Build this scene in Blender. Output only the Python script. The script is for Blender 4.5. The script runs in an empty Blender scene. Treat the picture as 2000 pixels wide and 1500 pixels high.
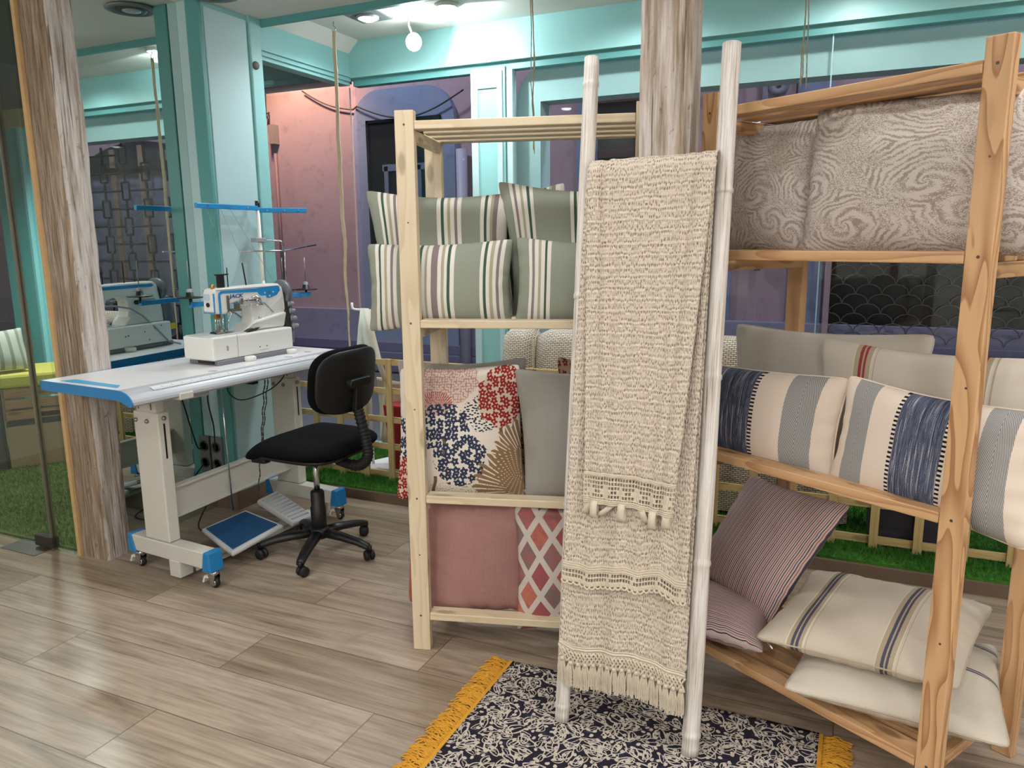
import bpy, math, random
from math import sin, cos, pi, radians, atan2, sqrt, floor
from mathutils import Vector, Matrix, noise
RND = random.Random(11)
SC = bpy.context.scene
COL = SC.collection

# ------------------------------------------------------------------ camera
FPX, PITCH, ROLL, YAW, EYE = 1489.1, .186502, .010521, .426443, Vector((0, 0, 1.5))
_f = Vector((-sin(YAW) * cos(PITCH), cos(YAW) * cos(PITCH), -sin(PITCH)))
_r = Vector((cos(YAW), sin(YAW), 0))
_d = _f.cross(_r)
RX = cos(ROLL) * _r + sin(ROLL) * _d
RD = -sin(ROLL) * _r + cos(ROLL) * _d
cam_data = bpy.data.cameras.new('camera')
cam = bpy.data.objects.new('camera', cam_data)
COL.objects.link(cam)
cam_data.sensor_fit = 'HORIZONTAL'
cam_data.sensor_width = 36
cam_data.lens = FPX / 2000 * 36
cam_data.clip_start = .05
cam_data.clip_end = 200
mw = Matrix((RX, -RD, -_f)).transposed().to_4x4()
mw.translation = EYE
cam.matrix_world = mw
SC.camera = cam


def ray(px, py):
    return RX * ((px - 1000) / FPX) + RD * ((py - 750) / FPX) + _f


def hit(px, py, p, n):
    """the point of the plane (p, n) seen at the photograph's pixel"""
    d = ray(px, py)
    p, n = Vector(p), Vector(n)
    return EYE + d * (n.dot(p - EYE) / n.dot(d))


def atz(px, py, z):
    return hit(px, py, (0, 0, z), (0, 0, 1))


def aty(px, py, y):
    return hit(px, py, (0, y, 0), (0, 1, 0))


def atx(px, py, x):
    return hit(px, py, (x, 0, 0), (1, 0, 0))


# ------------------------------------------------------------------ scene settings
SC.view_settings.view_transform = 'Standard'
SC.view_settings.look = 'None'
SC.view_settings.gamma = 1
SC.view_settings.exposure = 0
SC.view_settings.use_curve_mapping = False
try:
    SC.cycles.use_denoising = True
    SC.cycles.max_bounces = 8
    SC.cycles.use_adaptive_sampling = True
    SC.cycles.adaptive_threshold = .025
    SC.cycles.transparent_max_bounces = 12
    SC.cycles.sample_clamp_indirect = 6
    SC.cycles.caustics_reflective = True
    SC.cycles.blur_glossy = 1.0
    SC.cycles.caustics_refractive = False
except Exception:
    pass


# ------------------------------------------------------------------ node helper
def lin(c):
    f = lambda x: x / 12.92 if x <= .04045 else ((x + .055) / 1.055) ** 2.4
    return tuple(f(v / 255) for v in c[:3]) + (1,)


class NT:
    def __init__(s, name):
        s.mat = bpy.data.materials.new(name)
        s.mat.use_nodes = True
        s.t = s.mat.node_tree
        s.t.nodes.clear()
        s.out = s.t.nodes.new('ShaderNodeOutputMaterial')

    def put(s, sock, v):
        if hasattr(v, 'is_output'):
            s.t.links.new(v, sock)
        else:
            sock.default_value = v

    def n(s, typ, ins=None, **kw):
        nd = s.t.nodes.new('ShaderNode' + typ)
        for k, v in kw.items():
            setattr(nd, k, v)
        for k, v in (ins or {}).items():
            s.put(nd.inputs[k], v)
        return nd

    def m(s, op, a, b=0., c=0., clamp=False):
        return s.n('Math', {0: a, 1: b, 2: c}, operation=op, use_clamp=clamp).outputs[0]

    def vm(s, op, a, b=(0, 0, 0), out=0):
        return s.n('VectorMath', {0: a, 1: b}, operation=op).outputs[out]

    def sep(s, v):
        return s.n('SeparateXYZ', {0: v}).outputs

    def xyz(s, x=0., y=0., z=0.):
        return s.n('CombineXYZ', {0: x, 1: y, 2: z}).outputs[0]

    def uv(s):
        return s.n('UVMap').outputs[0]

    def obj(s):
        return s.n('TexCoord').outputs['Object']

    def gen(s):
        return s.n('TexCoord').outputs['Generated']

    def noise(s, v, scale=5., detail=3., rough=.5, dist=0., out=0):
        return s.n('TexNoise', {'Vector': v, 'Scale': scale, 'Detail': detail, 'Roughness': rough, 'Distortion': dist}).outputs[out]

    def voro(s, v, scale=5., feature='F1', rnd=1., out='Distance', dim='2D'):
        return s.n('TexVoronoi', {'Vector': v, 'Scale': scale, 'Randomness': rnd}, feature=feature, voronoi_dimensions=dim).outputs[out]

    def ramp(s, fac, stops, mode='LINEAR'):
        nd = s.n('ValToRGB', {0: fac})
        cr = nd.color_ramp
        cr.interpolation = mode
        while len(cr.elements) > 1:
            cr.elements.remove(cr.elements[-1])
        for i, (p, c) in enumerate(stops):
            e = cr.elements[0] if i == 0 else cr.elements.new(p)
            e.position = p
            e.color = c if len(c) == 4 else lin(c)
        return nd.outputs[0]

    def mix(s, f, a, b, blend='MIX'):
        nd = s.n('Mix', data_type='RGBA', blend_type=blend)
        for i, v in ((0, f), (6, a), (7, b)):
            if isinstance(v, tuple) and len(v) == 3:
                v = lin(v)
            s.put(nd.inputs[i], v)
        return nd.outputs[2]

    def step(s, x, e0, e1):
        return s.n('MapRange', {0: x, 1: e0, 2: e1, 3: 0., 4: 1.}, interpolation_type='SMOOTHSTEP').outputs[0]

    def bump(s, h, strength=.3, dist=.01):
        return s.n('Bump', {'Height': h, 'Strength': strength, 'Distance': dist}).outputs[0]

    def pbr(s, col, rough=.5, metal=0., normal=None, **kw):
        p = s.n('BsdfPrincipled')
        if isinstance(col, tuple) and len(col) == 3:
            col = lin(col)
        s.put(p.inputs['Base Color'], col)
        s.put(p.inputs['Roughness'], rough)
        s.put(p.inputs['Metallic'], metal)
        if normal is not None:
            s.put(p.inputs['Normal'], normal)
        for k, v in kw.items():
            s.put(p.inputs[k.replace('_', ' ')], v)
        s.t.links.new(p.outputs[0], s.out.inputs[0])
        return s.mat


MATS = {}


def plain(name, col, rough=.5, metal=0., nz=0., nscale=60, bumpd=.002, **kw):
    if name in MATS:
        return MATS[name]
    t = NT(name)
    c = lin(col)
    nrm = None
    if nz:
        a = t.noise(t.obj(), nscale, 4)
        c = t.mix(t.m('MULTIPLY', a, nz), c, tuple(v * .55 for v in c[:3]) + (1,))
        nrm = t.bump(a, .25, bumpd)
    MATS[name] = t.pbr(c, rough, metal, nrm, **kw)
    return MATS[name]


def glow(name, col, power):
    t = NT(name)
    e = t.n('Emission', {0: lin(col), 1: power})
    t.t.links.new(e.outputs[0], t.out.inputs[0])
    return t.mat


def glass(name, tint, refl=1.):
    t = NT(name)
    a = t.n('BsdfTransparent', {0: lin(tint)})
    g = t.n('BsdfGlossy', {0: (1, 1, 1, 1), 'Roughness': .0})
    bk = t.n('NewGeometry').outputs['Backfacing']
    fr = t.n('Fresnel', {0: t.m('SUBTRACT', 1.5, t.m('MULTIPLY', bk, 1.5 - 1 / 1.5))})
    mx = t.n('MixShader', {0: t.m('MULTIPLY', fr.outputs[0], refl, clamp=True), 1: a.outputs[0], 2: g.outputs[0]})
    t.t.links.new(mx.outputs[0], t.out.inputs[0])
    return t.mat


# ------------------------------------------------------------------ geometry collector
class G:
    """collects shapes, then links them as ONE mesh object"""

    def __init__(s):
        s.v, s.f, s.uv, s.sm = [], [], [], []

    def face(s, idx, uv=None, smooth=False):
        s.f.append(idx)
        s.uv.append(uv or [(0, 0)] * len(idx))
        s.sm.append(smooth)

    def hexa(s, c, L=0):
        """8 corners: c[0:4] one end ring, c[4:8] the other; UV u runs end to end in metres"""
        b = len(s.v)
        s.v += [tuple(p) for p in c]
        off = (b * .37) % 7.3
        L = (Vector(c[4]) - Vector(c[0])).length
        w = [(Vector(c[(i + 1) % 4]) - Vector(c[i])).length for i in range(4)]
        acc = off
        for i in range(4):
            j = (i + 1) % 4
            s.face([b + i, b + j, b + 4 + j, b + 4 + i], [(off, acc), (off, acc + w[i]), (off + L, acc + w[i]), (off + L, acc)])
            acc += w[i] + .013
        s.face([b + 3, b + 2, b + 1, b], [(off, 0 + off), (off + .004, off + w[2]), (off + .008, off + w[2]), (off + .008, off)])
        s.face([b + 4, b + 5, b + 6, b + 7], [(off, off), (off + .004, off + w[2]), (off + .008, off + w[2]), (off + .008, off)])
        return s

    def box(s, x0, x1, y0, y1, z0, z1):
        dims = (x1 - x0, y1 - y0, z1 - z0)
        a = max(range(3), key=lambda i: dims[i])
        if a == 0:
            q = lambda x: [(x, y0, z0), (x, y1, z0), (x, y1, z1), (x, y0, z1)]
            return s.hexa(q(x0) + q(x1)) if 1 else s
        if a == 1:
            q = lambda y: [(x1, y, z0), (x0, y, z0), (x0, y, z1), (x1, y, z1)]
            return s.hexa(q(y0) + q(y1))
        q = lambda z: [(x0, y0, z), (x1, y0, z), (x1, y1, z), (x0, y1, z)]
        return s.hexa(q(z0) + q(z1))

    def beam(s, p0, p1, w, t, up=(0, 0, 1), w1=None, t1=None):
        """bar from p0 to p1, w across, t along 'up'"""
        p0, p1, up = Vector(p0), Vector(p1), Vector(up)
        d = (p1 - p0).normalized()
        x = d.cross(up).normalized()
        z = x.cross(d).normalized()
        w1, t1 = w1 or w, t1 or t
        q = lambda p, w, t: [p - x * w / 2 - z * t / 2, p + x * w / 2 - z * t / 2, p + x * w / 2 + z * t / 2, p - x * w / 2 + z * t / 2]
        return s.hexa(q(p0, w, t) + q(p1, w1, t1))

    def tube(s, pts, r, n=8, cap=True, closed=False, flat=1., up=None):
        pts = [Vector(p) for p in pts]
        m = len(pts)
        rr = r if isinstance(r, (list, tuple)) else [r] * m
        b = len(s.v)
        ref = Vector(up) if up else Vector((.31, .17, .94))
        acc = 0
        prev = None
        for i, p in enumerate(pts):
            if closed:
                d = pts[(i + 1) % m] - pts[i - 1]
            else:
                d = pts[min(i + 1, m - 1)] - pts[max(i - 1, 0)]
            d.normalize()
            if prev is None:
                x = d.cross(ref)
                if x.length < 1e-3:
                    x = d.cross(Vector((1, 0, 0)))
            else:
                x = prev - d * prev.dot(d)
            x.normalize()
            prev = x.copy()
            y = d.cross(x)
            if i:
                acc += (p - pts[i - 1]).length
            for k in range(n):
                a = 2 * pi * k / n
                s.v.append(tuple(p + (x * cos(a) + y * sin(a) * flat) * rr[i]))
        rm = max(rr)
        L = [0]
        for i in range(1, m + 1):
            L.append(L[-1] + (pts[i % m] - pts[i - 1]).length)
        for i in range(m if closed else m - 1):
            i2 = (i + 1) % m
            for k in range(n):
                k2 = (k + 1) % n
                v0, v1 = 2 * pi * rm * k / n, 2 * pi * rm * (k + 1) / n
                s.face([b + i * n + k, b + i * n + k2, b + i2 * n + k2, b + i2 * n + k],
                       [(L[i], v0), (L[i], v1), (L[i + 1], v1), (L[i + 1], v0)], True)
        if cap and not closed:
            s.face([b + k for k in range(n)][::-1])
            s.face([b + (m - 1) * n + k for k in range(n)])
        return s

    def lathe(s, prof, c=(0, 0, 0), n=24, axis=(0, 0, 1), smooth=True):
        """prof: (radius, height) along axis from c"""
        a = Vector(axis).normalized()
        x = a.orthogonal().normalized()
        y = a.cross(x)
        c = Vector(c)
        b = len(s.v)
        for r, h in prof:
            for k in range(n):
                t = 2 * pi * k / n
                s.v.append(tuple(c + a * h + (x * cos(t) + y * sin(t)) * max(r, 1e-5)))
        for i in range(len(prof) - 1):
            for k in range(n):
                k2 = (k + 1) % n
                s.face([b + i * n + k, b + i * n + k2, b + (i + 1) * n + k2, b + (i + 1) * n + k],
                       [(k / n, i), ((k + 1) / n, i), ((k + 1) / n, i + 1), (k / n, i + 1)], smooth)
        s.face([b + k for k in range(n)][::-1])
        s.face([b + (len(prof) - 1) * n + k for k in range(n)])
        return s

    def prism(s, poly, vec):
        """closed outline (3D points) pushed along vec"""
        b = len(s.v)
        n = len(poly)
        vec = Vector(vec)
        s.v += [tuple(p) for p in poly] + [tuple(Vector(p) + vec) for p in poly]
        acc = 0
        L = vec.length
        for i in range(n):
            j = (i + 1) % n
            w = (Vector(poly[j]) - Vector(poly[i])).length
            s.face([b + i, b + j, b + n + j, b + n + i], [(acc, 0), (acc + w, 0), (acc + w, L), (acc, L)])
            acc += w
        p0 = Vector(poly[0])
        x = (Vector(poly[1]) - p0).normalized()
        y = vec.normalized().cross(x)
        q = [((Vector(p) - p0).dot(x), (Vector(p) - p0).dot(y)) for p in poly]
        s.face([b + i for i in range(n)][::-1], q[::-1])
        s.face([b + n + i for i in range(n)], q)
        return s

    def grid(s, fn, nu, nv, smooth=True, uvs=(1, 1), skip=None):
        b = len(s.v)
        for j in range(nv + 1):
            for i in range(nu + 1):
                s.v.append(tuple(fn(i / nu, j / nv)))
        for j in range(nv):
            for i in range(nu):
                if skip and skip(i, j):
                    continue
                k = b + j * (nu + 1) + i
                s.face([k, k + 1, k + nu + 2, k + nu + 1],
                       [(i / nu * uvs[0], j / nv * uvs[1]), ((i + 1) / nu * uvs[0], j / nv * uvs[1]),
                        ((i + 1) / nu * uvs[0], (j + 1) / nv * uvs[1]), (i / nu * uvs[0], (j + 1) / nv * uvs[1])], smooth)
        return s

    def rbox(s, c, size, r, axes=None, seg=4):
        """box with rounded vertical edges: size (x,y,z), rounded in x-y, centre c"""
        X, Y, Z = axes or (Vector((1, 0, 0)), Vector((0, 1, 0)), Vector((0, 0, 1)))
        c = Vector(c)
        hx, hy = size[0] / 2, size[1] / 2
        poly = []
        for qx, qy, a0 in ((1, 1, 0), (-1, 1, 90), (-1, -1, 180), (1, -1, 270)):
            for k in range(seg + 1):
                a = radians(a0 + 90 * k / seg)
                poly.append(c + X * (qx * (hx - r) + r * cos(a)) + Y * (qy * (hy - r) + r * sin(a)) - Z * size[2] / 2)
        return s.prism(poly, Z * size[2])

    def build(s, name, mat, parent=None, bevel=0, weld=False, solid=0, subd=0, smooth=None):
        me = bpy.data.meshes.new(name)
        me.from_pydata(s.v, [], s.f)
        ul = me.uv_layers.new(name='UVMap')
        flat = [c for u in s.uv for p in u for c in p]
        ul.data.foreach_set('uv', flat)
        me.polygons.foreach_set('use_smooth', [bool(x) if smooth is None else smooth for x in s.sm])
        me.materials.append(mat)
        me.update()
        o = bpy.data.objects.new(name, me)
        COL.objects.link(o)
        if weld:
            o.modifiers.new('weld', 'WELD').merge_threshold = 1e-5
        if solid:
            md = o.modifiers.new('solid', 'SOLIDIFY')
            md.thickness = solid
            md.offset = 0
        if bevel:
            md = o.modifiers.new('bevel', 'BEVEL')
            md.width = bevel
            md.segments = 2
            md.limit_method = 'ANGLE'
            md.angle_limit = radians(40)
        if subd:
            md = o.modifiers.new('sub', 'SUBSURF')
            md.levels = md.render_levels = subd
        if parent:
            o.parent = parent
            o.matrix_parent_inverse = ORIG[parent.name]
        ORIG[o.name] = Matrix.Identity(4)
        return o


ORIG = {}


def tag(o, label, cat, group=None, kind=None):
    if label:
        o['label'] = label
    if cat:
        o['category'] = cat
    if group:
        o['group'] = group
    if kind:
        o['kind'] = kind
    return o


def thing(name, label, cat, loc, group=None):
    o = bpy.data.objects.new(name, None)
    COL.objects.link(o)
    o.empty_display_size = .1
    o.location = loc
    ORIG[o.name] = Matrix.Translation(loc).inverted()
    return tag(o, label, cat, group)


def struct(o, label=None):
    o['kind'] = 'structure'
    if label:
        o['label'] = label
        o['category'] = o.name.split('_')[0].split('.')[0]
    return o


def letters(txt, size, mat, parent, origin, ex, ey, depth=.002, name='lettering', shear=.0, squash=1.):
    """raised writing made with the built-in font, turned into a mesh"""
    cu = bpy.data.curves.new('lettering_curve', 'FONT')
    cu.body = txt
    cu.size = size
    cu.extrude = depth / 2
    cu.shear = shear
    cu.offset = size * .02
    to = bpy.data.objects.new('lettering_curve', cu)
    COL.objects.link(to)
    dg = bpy.context.evaluated_depsgraph_get()
    me = bpy.data.meshes.new_from_object(to.evaluated_get(dg))
    bpy.data.objects.remove(to)
    ex, ey = Vector(ex).normalized(), Vector(ey).normalized()
    ez = ex.cross(ey)
    o_ = Vector(origin)
    for v in me.vertices:
        c = v.co.copy()
        v.co = o_ + ex * c.x * squash + ey * c.y + ez * c.z
    me.materials.clear()
    me.materials.append(mat)
    o = bpy.data.objects.new(name, me)
    COL.objects.link(o)
    o.parent = parent
    o.matrix_parent_inverse = ORIG[parent.name]
    return o


def sm(x, a, b):
    t = max(0, min(1, (x - a) / (b - a)))
    return t * t * (3 - 2 * t)


def lerp(a, b, t):
    return a + (b - a) * t


def poly_at(pts, t):
    """piecewise value along a list of (t, value)"""
    for (t0, a), (t1, b) in zip(pts, pts[1:]):
        if t <= t1:
            return lerp(a, b, (t - t0) / (t1 - t0) if t1 > t0 else 0)
    return pts[-1][1]
# ------------------------------------------------------------------ materials
def pine(name, light, dark, contrast=.5, freq=30., rough=.45, knots=.5, wave=7., us=1.3):
    t = NT(name)
    u = t.sep(t.uv())
    w = t.noise(t.xyz(t.m('MULTIPLY', u[0], us), t.m('MULTIPLY', u[1], 9.), 0.), 1., 2)
    w2 = t.noise(t.xyz(t.m('MULTIPLY', u[0], 4.), t.m('MULTIPLY', u[1], 60.), 3.), 1., 3)
    ph = t.m('ADD', t.m('MULTIPLY', u[1], freq), t.m('MULTIPLY', w, wave))
    saw = t.m('FRACT', ph)
    band = t.m('POWER', saw, 2.2)
    band = t.m('MULTIPLY', band, t.step(saw, 1., .93))
    fine = t.m('ADD', t.m('MULTIPLY', band, contrast), t.m('MULTIPLY', t.m('SUBTRACT', w2, .5), .35), clamp=True)
    c = t.mix(fine, light, dark)
    k = t.voro(t.xyz(t.m('MULTIPLY', u[0], 2.6), t.m('MULTIPLY', u[1], 7.5), 0.), 1.)
    kn = t.step(k, .13, .06)
    c = t.mix(t.m('MULTIPLY', kn, knots), c, tuple(int(v * .55) for v in dark))
    t.pbr(c, rough, 0, t.bump(t.m('ADD', band, w2), .12, .002))
    return t.mat


PINE = pine('pale_pine', (217, 201, 172), (188, 164, 128), .55, 26)
AMBER = pine('amber_pine', (204, 165, 122), (160, 110, 70), .85, 17, .42, .6)
TRELLIS = pine('green_treated_pine', (196, 172, 118), (150, 122, 74), .5, 40, .6)
CRATE = pine('crate_wood', (178, 132, 92), (128, 84, 54), .6, 30, .7)


def weathered(name, seedz, brown):
    t = NT(name)
    o = t.sep(t.obj())
    st = lambda a, b, d: t.noise(t.xyz(t.m('MULTIPLY', o[0], a), t.m('MULTIPLY', o[1], a), t.m('ADD', t.m('MULTIPLY', o[2], b), seedz)), 1., d, .62)
    big = st(9., 1.6, 3)
    fine = st(110., 5., 4)
    mid = st(38., 2.6, 5)
    nrm = t.n('NewGeometry').outputs['Normal']
    side = t.step(t.sep(nrm)[1], -.35, -.75)          # the face turned to the shop is browner than the one planed white
    paint = t.m('ADD', t.m('MULTIPLY', mid, 1.1), t.m('MULTIPLY', big, .8))
    paint = t.m('SUBTRACT', paint, t.m('MULTIPLY', side, brown))
    m = t.step(paint, .62, 1.05)
    wood = t.ramp(fine, [(.3, (98, 82, 66)), (.55, (148, 130, 110)), (.75, (180, 162, 142))])
    white = t.ramp(fine, [(.25, (168, 156, 148)), (.6, (206, 199, 195))])
    c = t.mix(m, wood, white)
    chip = t.step(t.noise(t.vm('MULTIPLY', t.obj(), (26., 26., 14.)), 1., 5, .7, 1.5), .60, .70)
    crack = t.m('MAXIMUM', t.step(st(70., 1.5, 5), .40, .33), t.m('MULTIPLY', chip, .7))
    c = t.mix(t.m('MULTIPLY', crack, .75), c, (74, 54, 40))
    t.pbr(c, .75, 0, t.bump(t.m('SUBTRACT', t.m('ADD', fine, mid), crack), .55, .006))
    return t.mat


def floor_mat():
    t = NT('wood_look_tile')
    o = t.obj()
    p = t.sep(o)
    # courses .2665 m deep along y, tiles 1.355 m long along x, half bond
    row = t.m('FLOOR', t.m('DIVIDE', t.m('SUBTRACT', p[1], 1.307), .2665))
    par = t.m('FLOORED_MODULO', row, 2.)
    xs = t.m('DIVIDE', t.m('ADD', t.m('SUBTRACT', p[0], -2.005), t.m('MULTIPLY', par, .6865)), 1.355)
    colm = t.m('FLOOR', xs)
    fx = t.m('FRACT', xs)
    fy = t.m('FRACT', t.m('DIVIDE', t.m('SUBTRACT', p[1], 1.307), .2665))
    ex = t.m('MULTIPLY', t.m('MINIMUM', fx, t.m('SUBTRACT', 1., fx)), 1.355)
    ey = t.m('MULTIPLY', t.m('MINIMUM', fy, t.m('SUBTRACT', 1., fy)), .2665)
    joint = t.step(t.m('MINIMUM', ex, ey), .0026, .0012)
    cell = t.n('TexWhiteNoise', {'Vector': t.xyz(row, colm, 0.)}, noise_dimensions='2D')
    off = t.m('MULTIPLY', cell.outputs['Value'], 37.)
    q = lambda a, b: t.xyz(t.m('ADD', t.m('MULTIPLY', p[0], a), off), t.m('MULTIPLY', p[1], b), off)
    g1 = t.noise(q(1.2, 13.), 1., 5, .62, .6)
    g2 = t.noise(q(3.2, 85.), 1., 4, .6)
    g3 = t.noise(q(2.3, 6.), 1., 3, .5, 1.2)
    v = t.m('ADD', t.m('MULTIPLY', g1, .62), t.m('MULTIPLY', g2, .38))
    c = t.ramp(v, [(.33, (112, 98, 86)), (.46, (148, 135, 121)), (.56, (169, 156, 143)), (.7, (186, 175, 163))])
    tone = t.ramp(cell.outputs['Value'], [(0, (226, 219, 205)), (.5, (242, 234, 226)), (1, (255, 250, 244))])
    c = t.mix(1., c, tone, 'MULTIPLY')
    blot = t.step(g3, .55, .7)
    c = t.mix(t.m('MULTIPLY', blot, .42), c, (126, 112, 98))
    streak = t.step(t.noise(q(1.7, 46.), 1., 2, .5), .68, .74)
    c = t.mix(t.m('MULTIPLY', streak, .45), c, (120, 100, 82))
    c = t.mix(joint, c, (104, 88, 76))
    h = t.m('SUBTRACT', t.m('MULTIPLY', g2, .25), joint)
    t.pbr(c, t.m('ADD', .27, t.m('MULTIPLY', g1, .2)), 0, t.bump(h, .2, .002), Specular_IOR_Level=.45)
    return t.mat


def paint(name, col, rough=.55):
    t = NT(name)
    a = t.noise(t.obj(), 3., 4)
    c = t.mix(t.m('MULTIPLY', a, .16), lin(col), tuple(v * .6 for v in lin(col)[:3]) + (1,))
    t.pbr(c, rough, 0, t.bump(t.noise(t.obj(), 160., 3), .05, .001))
    return t.mat


MINT = paint('mint_paint', (142, 194, 193), .42)
MINT_PALE = paint('pale_mint_paint', (180, 208, 211), .5)
MINT_DEEP = paint('deep_mint_paint', (88, 153, 152), .42)  # own colour of the darker trims; on the window frame it paints in shade
CEIL = paint('ceiling_white', (226, 224, 217), .8)
WALLW = paint('shop_wall_white', (232, 228, 220), .8)
FLOOR = floor_mat()


def stucco(name, cols, dirt):
    t = NT(name)
    o = t.obj()
    a = t.noise(o, .9, 5, .6)
    b = t.noise(o, 7., 6, .65)
    c = t.ramp(a, [(.3, cols[0]), (.7, cols[1])])
    c = t.mix(t.m('MULTIPLY', t.step(b, .52, .7), .45), c, dirt)
    t.pbr(c, .9, 0, t.bump(b, .35, .01))
    return t.mat


PINKW = stucco('pink_stucco', ((182, 150, 158), (170, 142, 152)), (138, 112, 122))
BLUEW = stucco('grey_blue_stucco', ((122, 130, 160), (136, 142, 170)), (98, 102, 128))
DADO = stucco('violet_plinth', ((128, 122, 150), (142, 136, 162)), (100, 96, 124))

# --- cloth
def cloth(t, col, rough=.9, weave=900., str_=.12, extra=None):
    n1 = t.noise(t.vm('MULTIPLY', t.uv(), (weave * .25, weave, 1)), 1., 2)
    n2 = t.noise(t.vm('MULTIPLY', t.uv(), (weave, weave * .25, 1)), 1., 2)
    h = t.m('ADD', n1, n2)
    if extra is not None:
        h = t.m('ADD', h, extra)
    c = t.mix(t.m('MULTIPLY', t.m('SUBTRACT', t.m('ADD', n1, n2), .75, clamp=True), .3), col, (70, 66, 62))
    t.pbr(c, rough, 0, t.bump(h, str_, .002), Specular_IOR_Level=.15)
    return t.mat


def seg_stops(segs):
    st, x = [], 0
    for w, c in segs:
        st.append((min(x, 1), c))
        x += w
    return st


SAGE, WHT, DGR, KHA, MAU = (144, 150, 137), (222, 219, 211), (66, 92, 76), (170, 166, 144), (138, 124, 124)
NARROW = [(.026, WHT), (.018, DGR), (.026, WHT), (.02, KHA), (.026, WHT), (.02, MAU), (.026, WHT)]
WIDE = [(.018, WHT), (.022, DGR), (.022, WHT), (.018, KHA), (.026, WHT), (.044, MAU), (.022, WHT), (.018, KHA), (.022, WHT), (.02, DGR), (.026, WHT)]


def striped(name, segs):
    t = NT(name)
    u = t.sep(t.uv())
    x = t.m('ADD', u[0], t.m('MULTIPLY', t.m('SUBTRACT', t.noise(t.uv(), 2.), .5), .006))
    c = t.ramp(x, seg_stops(segs), 'CONSTANT')
    return cloth(t, c, weave=500)


GREEN_A = striped('sage_stripe_cloth', [(.065, SAGE)] + NARROW + [(.138, SAGE)] + WIDE + [(.17, SAGE)] + NARROW + [(.1, SAGE)])
GREEN_B = striped('sage_stripe_cloth_square', [(.09, SAGE)] + NARROW + [(.255, SAGE)] + NARROW + [(.135, SAGE)] + NARROW[:4] + [(.03, MAU), (.05, WHT)])
GREEN_C = striped('sage_stripe_cloth_right', [(.075, SAGE)] + NARROW[::-1] + [(.24, SAGE)] + NARROW + [(.24, SAGE)] + NARROW + [(.05, SAGE)])
GREEN_D = striped('sage_stripe_cloth_right_low', [(.09, SAGE)] + NARROW[::-1] + [(.2, SAGE)] + WIDE + [(.2, SAGE)] + NARROW + [(.1, SAGE)])


def solid_cloth(name, col, mottle=.1, weave=700, str_=.12):
    t = NT(name)
    a = t.noise(t.vm('MULTIPLY', t.uv(), (6, 60, 1)), 1., 4)
    b = t.noise(t.vm('MULTIPLY', t.uv(), (60, 6, 1)), 1., 4)
    c = t.mix(t.m('MULTIPLY', t.m('ADD', a, b), mottle), col, tuple(int(v * .6) for v in col))
    return cloth(t, c, weave=weave, str_=str_)


GREYLIN = solid_cloth('grey_linen', (164, 160, 154), .18)
PINKLIN = solid_cloth('dusty_pink_linen', (188, 142, 136), .3)
TERRA = solid_cloth('terracotta_cloth', (186, 112, 88), .3)
LINEN = solid_cloth('natural_linen', (208, 199, 187), .14)


def banded_linen(name, base, bands, fringe, kh=(178, 162, 136)):
    """linen with woven double bands: bands = centres in u"""
    t = NT(name)
    u = t.sep(t.uv())
    cr = (222, 212, 196) if kh != base else base
    segs, x = [], 0
    for c0 in bands:
        parts = [(.006, cr), (.022, kh), (.014, fringe), (.008, kh), (.014, fringe), (.022, kh), (.006, cr), (.01, base), (.004, kh)]
        w = sum(p[0] for p in parts)
        segs.append((c0 - w / 2 - x, base))
        segs += parts
        x = c0 + w / 2
    segs.append((1 - x, base))
    rag = t.m('MULTIPLY', t.m('SUBTRACT', t.noise(t.vm('MULTIPLY', t.uv(), (20, 260, 1)), 1., 1), .5), .006)
    c = t.ramp(t.m('ADD', u[0], rag), seg_stops(segs), 'CONSTANT')
    n = t.noise(t.uv(), 130., 3)
    c = t.mix(t.m('MULTIPLY', n, .14), c, (120, 110, 100))
    return cloth(t, c, weave=600)


REDLIN = banded_linen('red_band_linen', (208, 198, 185), (.25, .74), (150, 52, 62))
NAVYLIN = banded_linen('navy_band_linen', (205, 193, 177), (.22, .66), (74, 74, 96))
NAVYLIN2 = banded_linen('navy_band_linen_low', (205, 196, 182), (.5, .86), (82, 80, 98), (205, 196, 182))
BOLD = pine('bold_amber_pine', (206, 166, 122), (152, 102, 62), 1., 8.5, .42, .15, 10., 1.5)


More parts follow.
